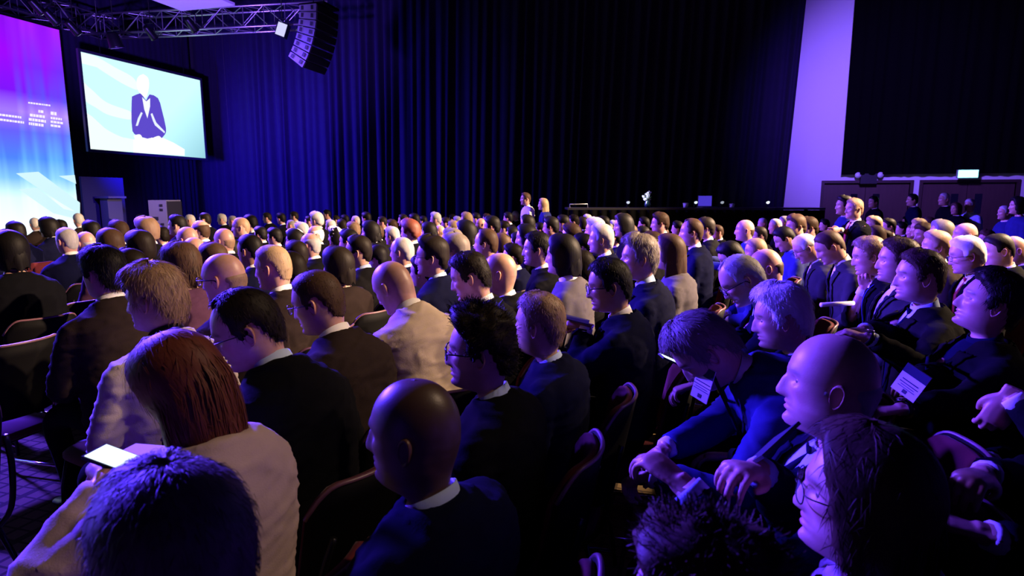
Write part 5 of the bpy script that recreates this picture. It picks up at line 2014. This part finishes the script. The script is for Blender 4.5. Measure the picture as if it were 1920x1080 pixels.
# cut by the right edge: a man whose hand hangs down beside his chair
near_person('edge_man', 2050, 560, 150, 'man cut off by the right edge, arm with white cuff hanging down', d=1.95, hair='short', haircol=HAIRC['brown'], hp=dict(skin=SK['mid']), topcol=FAB['black'],
            hands=True, hands_px=((1850, 868, 1.95), (1893, 742, 1.80)), armstyle='hang', lean=-6)
near_person('edge_man_low', 2090, 700, 210, 'man cut off by the lower right edge, hands on his lap', d=1.42, hair='short', haircol=HAIRC['grey'], hp=dict(skin=SK['mid']), topcol=FAB['black'],
            hands=True, hands_px=((1800, 892, 1.42), (1846, 1000, 1.30)), armstyle='lap', lean=-6)

# ---- rows further back: one body of each kind, then copies that share its meshes
PROTO = {}
POSEKINDS = [S(head=(0, 2, 0)), S(head=(16, 4, 3)), S(head=(-14, 0, -3)), S(head=(8, 26, 0), hunch=20), S(head=(30, 0, 0), hunch=14), S(head=(0, -6, 4), lean=-4)]


def proto(pose, lod, open_):
    key = (pose, lod, open_)
    if key not in PROTO:
        sp = dict(POSEKINDS[pose], topcol=FAB['navy'], shirt=FAB['white'], trousers=FAB['black'], haircol=HAIRC['dark'], hair=None, bw=1.0, hunch=POSEKINDS[pose].get('hunch', 12), seed=pose, open=open_)
        ps = Pose(sp.get('lean', 0), sp['hunch'], .535, .545, sp['head'])
        b, ps, _ = build_person('person', sp, lod, Vector((0, 0, 0)), 0, 1, ps)
        PROTO[key] = [b, ps, False, {}]
    return PROTO[key]


HAIRMESH = {}
TINTED = {}


def tinted_body(me, skin, key):
    k = (me.name, key)
    if k not in TINTED:
        m2 = me.copy()
        a = m2.color_attributes['tint'].data
        c = np.empty(len(a) * 4, dtype=np.float32)
        a.foreach_get('color', c)
        c = c.reshape(-1, 4)
        c[:, :3] *= np.array(skin) / np.array((.50, .30, .215))
        a.foreach_set('color', c.ravel())
        TINTED[k] = m2
    return TINTED[k]


def set_mat(o, m):
    o.material_slots[0].link = 'OBJECT'
    o.material_slots[0].material = m


def far_person(px, ytop, H, hair, hc, skin='fair', top='navy', shirt='white', pose=0, label=None, group=None, by=0, d=None, open_=False, topname=None):
    lod = 1 if H >= 30 else 0
    b0, ps, used, _ = proto(pose, lod, open_ and lod == 1)
    dd = d or F_PX * .235 / H
    c = at_depth(px, ytop, dd) - Vector((0, 0, .125))
    sc = min(max(c.z / ps.hc[2], .90), 1.10)
    yaw = BODY_YAW + by * D2R
    loc = c - Matrix.Rotation(yaw, 3, 'Z') @ Vector(ps.hc) * sc
    loc.z = 0
    if loc.y > WY - 1.0:
        return None
    if not used:
        PROTO[(pose, lod, open_ and lod == 1)][2] = True
        b = b0
    else:
        b = copy_tree(b0)
    b.data = tinted_body(b.data, SK[skin], skin)
    for ch in b.children:
        if ch.name.startswith('jacket'):
            set_mat(ch, FAB[top])
            for g_ in ch.children:
                set_mat(g_, FAB[top])
        if ch.name.startswith('shirt'):
            set_mat(ch, FAB[shirt])
    if hair:
        k = (hair, lod)
        if k not in HAIRMESH:
            HAIRMESH[k] = hair_mesh(hair, lod, {}, 3).mesh('hair', HAIRC['dark'])
        ho = link('hair', HAIRMESH[k], b)
        set_mat(ho, HAIRC[hc])
        ho.matrix_local = ps.head_matrix()
    b.location = loc
    b.rotation_euler = (0, 0, yaw)
    b.scale = (sc,) * 3
    tag(b, label, 'person', group)
    PLACED.append((loc.x, loc.y))
    put_chair(loc.x, loc.y, yaw, 'conference chair hidden in the crowd, ' + zone(px, ytop), H > 44, 'chairs, ' + zone(px, ytop), shift=.03 + (-.05 if pose == 5 else 0), scale=min(sc, 1.02) * .985)


HAIRWORD = {'short': 'short', 'crop': 'cropped', 'buzz': 'buzzed', 'side': 'side-swept', 'full': 'thick', 'curly': 'curly', 'recede': 'receding', 'thin': 'thin', 'wavy': 'wavy', 'long': 'long', 'bob': 'chin-length', 'bun': 'tied-up'}
COLWORD = {'black': 'black', 'dark': 'dark', 'brown': 'brown', 'auburn': 'auburn', 'sandy': 'light brown', 'blond': 'blond', 'greybrown': 'grey-brown', 'grey': 'grey', 'white': 'white'}


def zone(px, ytop):
    if px < 160:
        a = 'before the video wall'
    elif px < 400:
        a = 'below the projection screen'
    elif px < 660:
        a = 'under the hanging loudspeakers'
    elif px < 960:
        a = 'below the long drape'
    elif px < 1280:
        a = 'by the left technical desk'
    elif px < 1530:
        a = 'by the right technical desk'
    elif px < 1720:
        a = 'before the left wooden doors'
    else:
        a = 'before the right wooden doors'
    return ('rearmost rows ' if ytop < 413 else 'middle rows ') + a


def far_label(hair, hc, px, ytop):
    if hair in (None, 'ring', 'ringlow'):
        h = 'bald person'
        if hair and hc in ('grey', 'white'):
            h = 'bald grey-fringed person'
    elif hair in ('long', 'bob', 'bun'):
        h = 'woman with %s %s hair' % (HAIRWORD[hair], COLWORD[hc])
    else:
        h = 'person with %s %s hair' % (HAIRWORD[hair], COLWORD[hc])
    z = zone(px, ytop)
    return '%s, %s' % (h, z), 'audience, ' + z


# seen heads: x, top y, height, hair, colour, skin, jacket, pose
SEEN = '''
27 418 36 full black fair navy 0;88 410 33 bob black fair navy 1;112 413 26 full black fair navy 0;169 416 38 recede brown pink navy 0;220 416 42 full brown pink navy 0
355 402 22 crop grey pink black 1;383 400 24 short dark fair black 1;415 401 20 short grey fair black 1;468 405 30 full black fair navy 0
500 399 19 short dark fair black 1;526 400 20 ringlow grey pink black 0;551 397 18 short dark fair black 1;545 415 22 crop grey pink black 1;579 405 21 short dark fair black 1;592 400 25 wavy grey fair black 0
487 430 34 ringlow sandy pink black 0;513 428 40 recede sandy pink black 0;564 418 36 full white pink black 0;590 422 38 ring white pink black 4;551 431 42 full white pink black 1
630 405 18 short dark fair black 1;646 403 20 short grey fair black 0;666 404 20 ringlow grey pink black 1;686 399 21 crop sandy pink black 0;619 412 24 short grey fair black 1
628 427 38 curly white pink brown 1;661 417 38 full sandy pink brown 0;652 432 40 recede brown pink brown 0;693 417 40 ringlow white pink charcoal 1;716 406 24 short dark pink black 1
755 402 23 short dark fair black 1;776 402 25 ringlow sandy pink black 0;793 405 19 crop grey pink black 0;816 400 24 curly grey fair black 1;734 412 25 full brown pink black 0
734 426 40 full white pink black 0;767 415 42 wavy auburn fair black 0;803 418 36 ring white pink black 1;824 425 22 ringlow sandy pink black 2
848 402 18 short grey pink black 0;857 406 20 full grey pink black 0;874 400 25 full blond pink black 0;892 400 20 short dark pink black 0;901 408 24 ringlow sandy pink black 4;912 401 19 full brown fair black 0;921 408 34 crop sandy pink black 0;952 399 20 short sandy pink black 0
850 415 28 full blond pink black 0;872 417 40 full dark mid navy 1;898 430 24 ring sandy pink black 0
988 405 30 short black fair navy 1;986 424 38 recede sandy pink charcoal 1;970 440 32 short grey fair navy 1;1012 422 26 crop blond pink black 0;1032 409 33 crop white pink black 0;1055 405 28 ringlow sandy pink black 0;1075 404 24 full dark fair black 0;1092 407 20 bob dark fair black 0;1101 402 20 short grey fair black 1
1115 412 34 full white pink charcoal 0;1131 407 25 recede sandy pink black 0;1150 414 24 full white pink black 0;1168 405 34 full brown pink black 1;1180 421 32 short brown pink black 4;1070 422 38 full brown fair black 0;1092 440 40 full black fair black 0;1150 432 24 ring white pink navy 0
1207 408 25 short brown pink black 0;1237 402 32 full brown pink brown 0;1222 436 40 full brown fair charcoal 0;1424 425 34 short dark fair black 0;1454 410 28 ringlow brown pink black 1;1471 405 26 crop grey pink black 1;1492 406 36 full brown pink black 1;1516 410 36 full brown pink charcoal 1;1546 412 22 crop brown pink navy 0
1638 408 30 full blond fair charcoal 0;1643 424 34 long brown fair purple 0;1666 410 30 ringlow brown pink black 0;1690 420 20 crop brown pink black 0;1711 424 22 crop sandy pink black 1;1723 412 30 full blond pink black 0;1733 421 38 recede sandy pink charcoal 1;1742 408 24 full brown fair black 2;1797 421 28 crop grey pink navy 1
1850 437 30 full brown pink brown 0;435 404 20 crop grey pink black 1;605 415 24 recede grey pink black 0;706 425 30 full brown pink charcoal 4;640 415 22 bob dark fair black 0
835 408 20 full dark fair black 1;785 420 26 short dark pink brown 1;945 415 26 full dark fair navy 0;960 428 30 short brown pink black 1;940 438 36 bob brown fair brown 0;1140 420 22 crop grey pink black 1;1205 425 30 short black pink navy 0
1345 425 26 short brown pink black 1;1270 415 26 short dark fair black 0;1430 408 20 ringlow sandy pink black 1;1580 425 26 full brown pink navy 1;1700 409 18 full black fair black 0;1660 432 28 full brown pink black 4;1780 436 30 crop sandy pink brown 1
240 470 56 full dark mid navy 0;540 475 62 full dark fair charcoal 0;430 455 44 short dark fair black 1;300 425 34 full dark mid black 0;705 468 52 short dark fair black 0;790 480 58 full dark fair black 0;1090 470 54 bob dark fair black 1;960 465 44 full dark fair navy 0;1240 430 30 bob brown fair grey 0
'''
n_far = 0
listed = []
for ent in SEEN.replace('\n', ';').split(';'):
    w = ent.split()
    if len(w) != 8:
        continue
    px, yt, H = float(w[0]), float(w[1]), float(w[2])
    lb, gr = far_label(w[3], w[4], px, yt)
    queue(far_person, .36, px, yt, H, (w[3], w[4], w[5], w[6], 'white', int(w[7])), dict(label=lb, group=gr, by=RNG.uniform(-8, 8), open_=px > 1250))
    listed.append((px, yt, H))

# the rest of the rearmost rows, seat by seat behind the heads above
def project(p):
    v = Vector(p) - CAM
    c, s = math.cos(YAW), math.sin(YAW)
    x = v.x * c + v.y * s
    y = -v.x * s + v.y * c
    dep = y * math.cos(PITCH) - v.z * math.sin(PITCH)
    up = y * math.sin(PITCH) + v.z * math.cos(PITCH)
    return 960 + F_PX * x / dep, 540 - F_PX * up / dep, dep


styles = [('short', 'dark'), ('crop', 'brown'), ('full', 'brown'), ('ringlow', 'grey'), ('short', 'grey'), ('full', 'white'), ('recede', 'sandy'), ('bob', 'brown'), ('crop', 'grey'), ('short', 'black'), ('long', 'dark'), ('thin', 'grey')]
rr = random.Random(21)
for row in range(15):
    X = -11.6 + row * .92
    Y = 7.2
    while Y < 14.6:
        Y += rr.uniform(.52, .66)
        hz = rr.uniform(1.27, 1.37)
        p = Vector((X + rr.uniform(-.07, .07), Y, hz))
        px, py, dep = project(p)
        H = F_PX * .235 / dep
        if not (8 < px < 1540) or rr.random() < .12:
            continue
        if px > 1050 and dep > 11.8 or px > 1250 and dep > 8.5:
            continue
        if any(abs(px - a) < (H + h) * .36 and abs(py - b) < (H + h) * .42 for a, b, h in listed):
            continue
        if len(QUEUE) > 285:
            continue
        st, cl = rr.choice(styles)
        lb, gr = far_label(st, cl, px, py)
        queue(far_person, .10, px, py, H, (st, cl, rr.choice(('fair', 'pink', 'pink', 'mid')), rr.choice(('black', 'navy', 'black', 'charcoal', 'brown')), 'white', rr.choice((0, 0, 1, 1, 2, 4, 5))),
              dict(label=lb, group=gr, by=rr.uniform(-8, 8), d=dep))
        listed.append((px, py, H))
by_label = {}
for q in QUEUE:
    by_label.setdefault(q[5].get('label') or q[4][0], []).append(q)
ORD = ['leftmost', 'second from left', 'third from left', 'fourth from left', 'fifth from left', 'sixth from left', 'seventh from left', 'eighth from left']
for lb, qs in by_label.items():
    if len(qs) > 1:
        for k, q in enumerate(sorted(qs, key=lambda q: q[1])):
            q[5]['label'] = lb.replace(', ', ' (%s), ' % ('rightmost' if k == len(qs) - 1 else ORD[min(k, 7)]), 1)
settle()
print('PEOPLE', len(PLACED))

# ---- people on their feet
def stander(px, ytop, d, label, lod=1, by=0, **spec):
    spec = dict(dict(shirt=FAB['white'], trousers=FAB['black'], topcol=FAB['navy'], haircol=HAIRC['dark'], hair='short', arms='stand', stand=True, bw=.95, hem=-.16, head=(0, 0, 0), hunch=4, seed=int(px)), **spec)
    ps = Pose(0, spec['hunch'], .53, .93, spec['head'])
    c = at_depth(px, ytop, d) - Vector((0, 0, .125))
    sc = min(max(c.z / ps.hc[2], .86), 1.1)
    yaw = BODY_YAW + by * D2R
    loc = c - Matrix.Rotation(yaw, 3, 'Z') @ Vector(ps.hc) * sc
    loc.z = 0
    b, _, _ = build_person('person', spec, lod, loc, yaw, sc, ps)
    tag(b, label, 'person', spec.get('group'))


stander(985, 362, 12.4, 'man in white shirt standing at the back by the technical desk', top='jumper', topcol=FAB['white'], by=30, haircol=HAIRC['brown'])
stander(1018, 372, 12.2, 'fair-haired woman in dark blue standing right of the white shirt', top='dress', topcol=FAB['blue'], shirt=None, hair='long', haircol=HAIRC['blond'], by=10)
stander(1602, 372, 7.0, 'man standing among the seated rows with red lanyard and hand at chin', lod=2, hair='short', haircol=HAIRC['sandy'], topcol=FAB['black'], open=True, tie=FAB['red'], arms=((.24, .10, .78), (-.02, .22, 1.36)), armstyle='lap', by=20, hp=dict(skin=SK['pink']))
stander(1583, 368, 7.9, 'person standing just behind the man with red lanyard', hair='full', haircol=HAIRC['dark'], topcol=FAB['blue'], by=10)
stander(1638, 368, 12.6, 'dark-suited man standing before the left wooden doors', hair='short', haircol=HAIRC['black'], topcol=FAB['black'], by=20)
stander(1711, 364, 12.4, 'dark-haired person standing between the two wooden doors', hair='short', haircol=HAIRC['black'], topcol=FAB['navy'], by=0)
stander(1771, 362, 12.0, 'tall man with green-lit hair standing before the right wooden doors', hair='crop', haircol=HAIRC['grey'], topcol=FAB['black'], by=10)
stander(1793, 380, 11.6, 'shorter person standing right of the tall green-lit man', hair='bob', haircol=HAIRC['brown'], topcol=FAB['black'], by=24)
stander(1819, 373, 11.6, 'person in blue-lit pale shirt standing before the right doors', hair='short', haircol=HAIRC['grey'], top='jumper', topcol=FAB['ltblue'], by=30)
stander(1909, 370, 8.6, 'dark-haired person in blue top standing at the right edge', hair='bob', haircol=HAIRC['black'], top='top', topcol=FAB['blue'], shirt=None, by=0)
stander(1884, 384, 9.4, 'person in blue jumper standing left of the right edge', hair='crop', haircol=HAIRC['grey'], top='jumper', topcol=FAB['blue'], by=10)

# ---- empty chairs, left side
k = 0
names = ['nearest', 'second', 'third', 'fourth', 'fifth', 'sixth']
for (X, ys, rowname) in ((-2.72, (1.92, 1.38), 'row of the tousled sandy man'), (-3.62, (2.3, 2.85, 3.4), 'row behind the black-haired man'),
                         (-4.5, (2.85, 3.4, 3.95), 'fourth row from the camera'), (-5.4, (3.4, 3.95, 4.5), 'fifth row from the camera'), (-6.3, (4.1, 4.65, 5.2), 'sixth row from the camera')):
    for i, y in enumerate(ys):
        if all(((X - a) / .6) ** 2 + ((y - b) / .44) ** 2 > 1 for a, b in PLACED):
            put_chair(X, y, BODY_YAW + rr.uniform(-4, 4) * D2R, 'empty burgundy chair, %s from the near end, %s' % (names[i], rowname))

# ---- things held or lying on laps
def flat_thing(name, lo, hi, p, rot, m, label, cat, kids=()):
    o = MB().box(lo, hi).build(name, m, smooth=False, loc=p)
    o.rotation_euler = [a * D2R for a in rot]
    tag(o, label, cat)
    for n_, l2, h2, m2 in kids:
        MB().box(l2, h2).build(n_, m2, o, smooth=False)
    return o


PHB = mat('phone_body', (.02, .02, .025), rough=.3)
flat_thing('phone', (-.036, -.075, -.004), (.036, .075, .004), at_depth(230, 866, 1.40), (18, 0, 100), PHB, 'glowing phone in the hands of the woman with auburn hair', 'phone',
           [('display', (-.033, -.070, .0041), (.033, .070, .0052), glow('phone_glow', (215, 235, 255), 1.6))])
flat_thing('phone', (-.036, -.075, -.004), (.036, .075, .004), at_depth(1268, 680, 2.56), (25, 0, 110), PHB, 'glowing phone in the hand of the bowed grey man', 'phone',
           [('display', (-.033, -.070, .0041), (.033, .070, .0052), glow('phone_glow', (215, 235, 255), 1.6))])
bp0, bp1 = at_depth(1402, 876, 1.36), at_depth(1482, 802, 1.40)
e1 = (bp1 - bp0).normalized()
vw = ray(1440, 842).normalized()
nn = e1.cross(vw).normalized()
e2 = (nn.cross(e1) * math.cos(.07) + nn * math.sin(.07)).normalized()
o = flat_thing('booklet', (-.06, -.075, -.004), (.06, .075, .004), (bp0 + bp1) / 2, (0, 0, 0), mat('dark_folder', (.03, .03, .06), rough=.4), 'dark folder with pale pages held up by the large bald man', 'folder', [('pages', (-.0585, -.0735, -.003), (.0585, .0765, .003), PAPER)])
e3 = e1.cross(e2)
o.rotation_euler = Matrix(((e1.x, e2.x, e3.x), (e1.y, e2.y, e3.y), (e1.z, e2.z, e3.z))).to_euler()
flat_thing('paper_sheet', (-.06, -.085, -.0015), (.06, .085, .0015), at_depth(274, 853, 1.62), (0, 0, 96), mat('buff_paper', (.62, .50, .36), rough=.8), 'sheet of paper on the lap of the auburn woman', 'paper')
flat_thing('folded_programme', (-.05, -.075, -.003), (.05, .075, .003), at_depth(1076, 598, 2.92), (12, 0, 96), mat('dark_print', (.04, .04, .06), rough=.5), 'dark folded programme held by the man in dark glasses', 'booklet')
p = at_depth(1570, 570, 3.45)
o = MB().tube([(-.11, 0, 0), (.11, 0, 0)], .013, 14).build('rolled_paper', PAPER, loc=p)
o.rotation_euler = (0, 0, 30 * D2R)
tag(o, 'white rolled paper held before the man resting his cheek', 'paper')
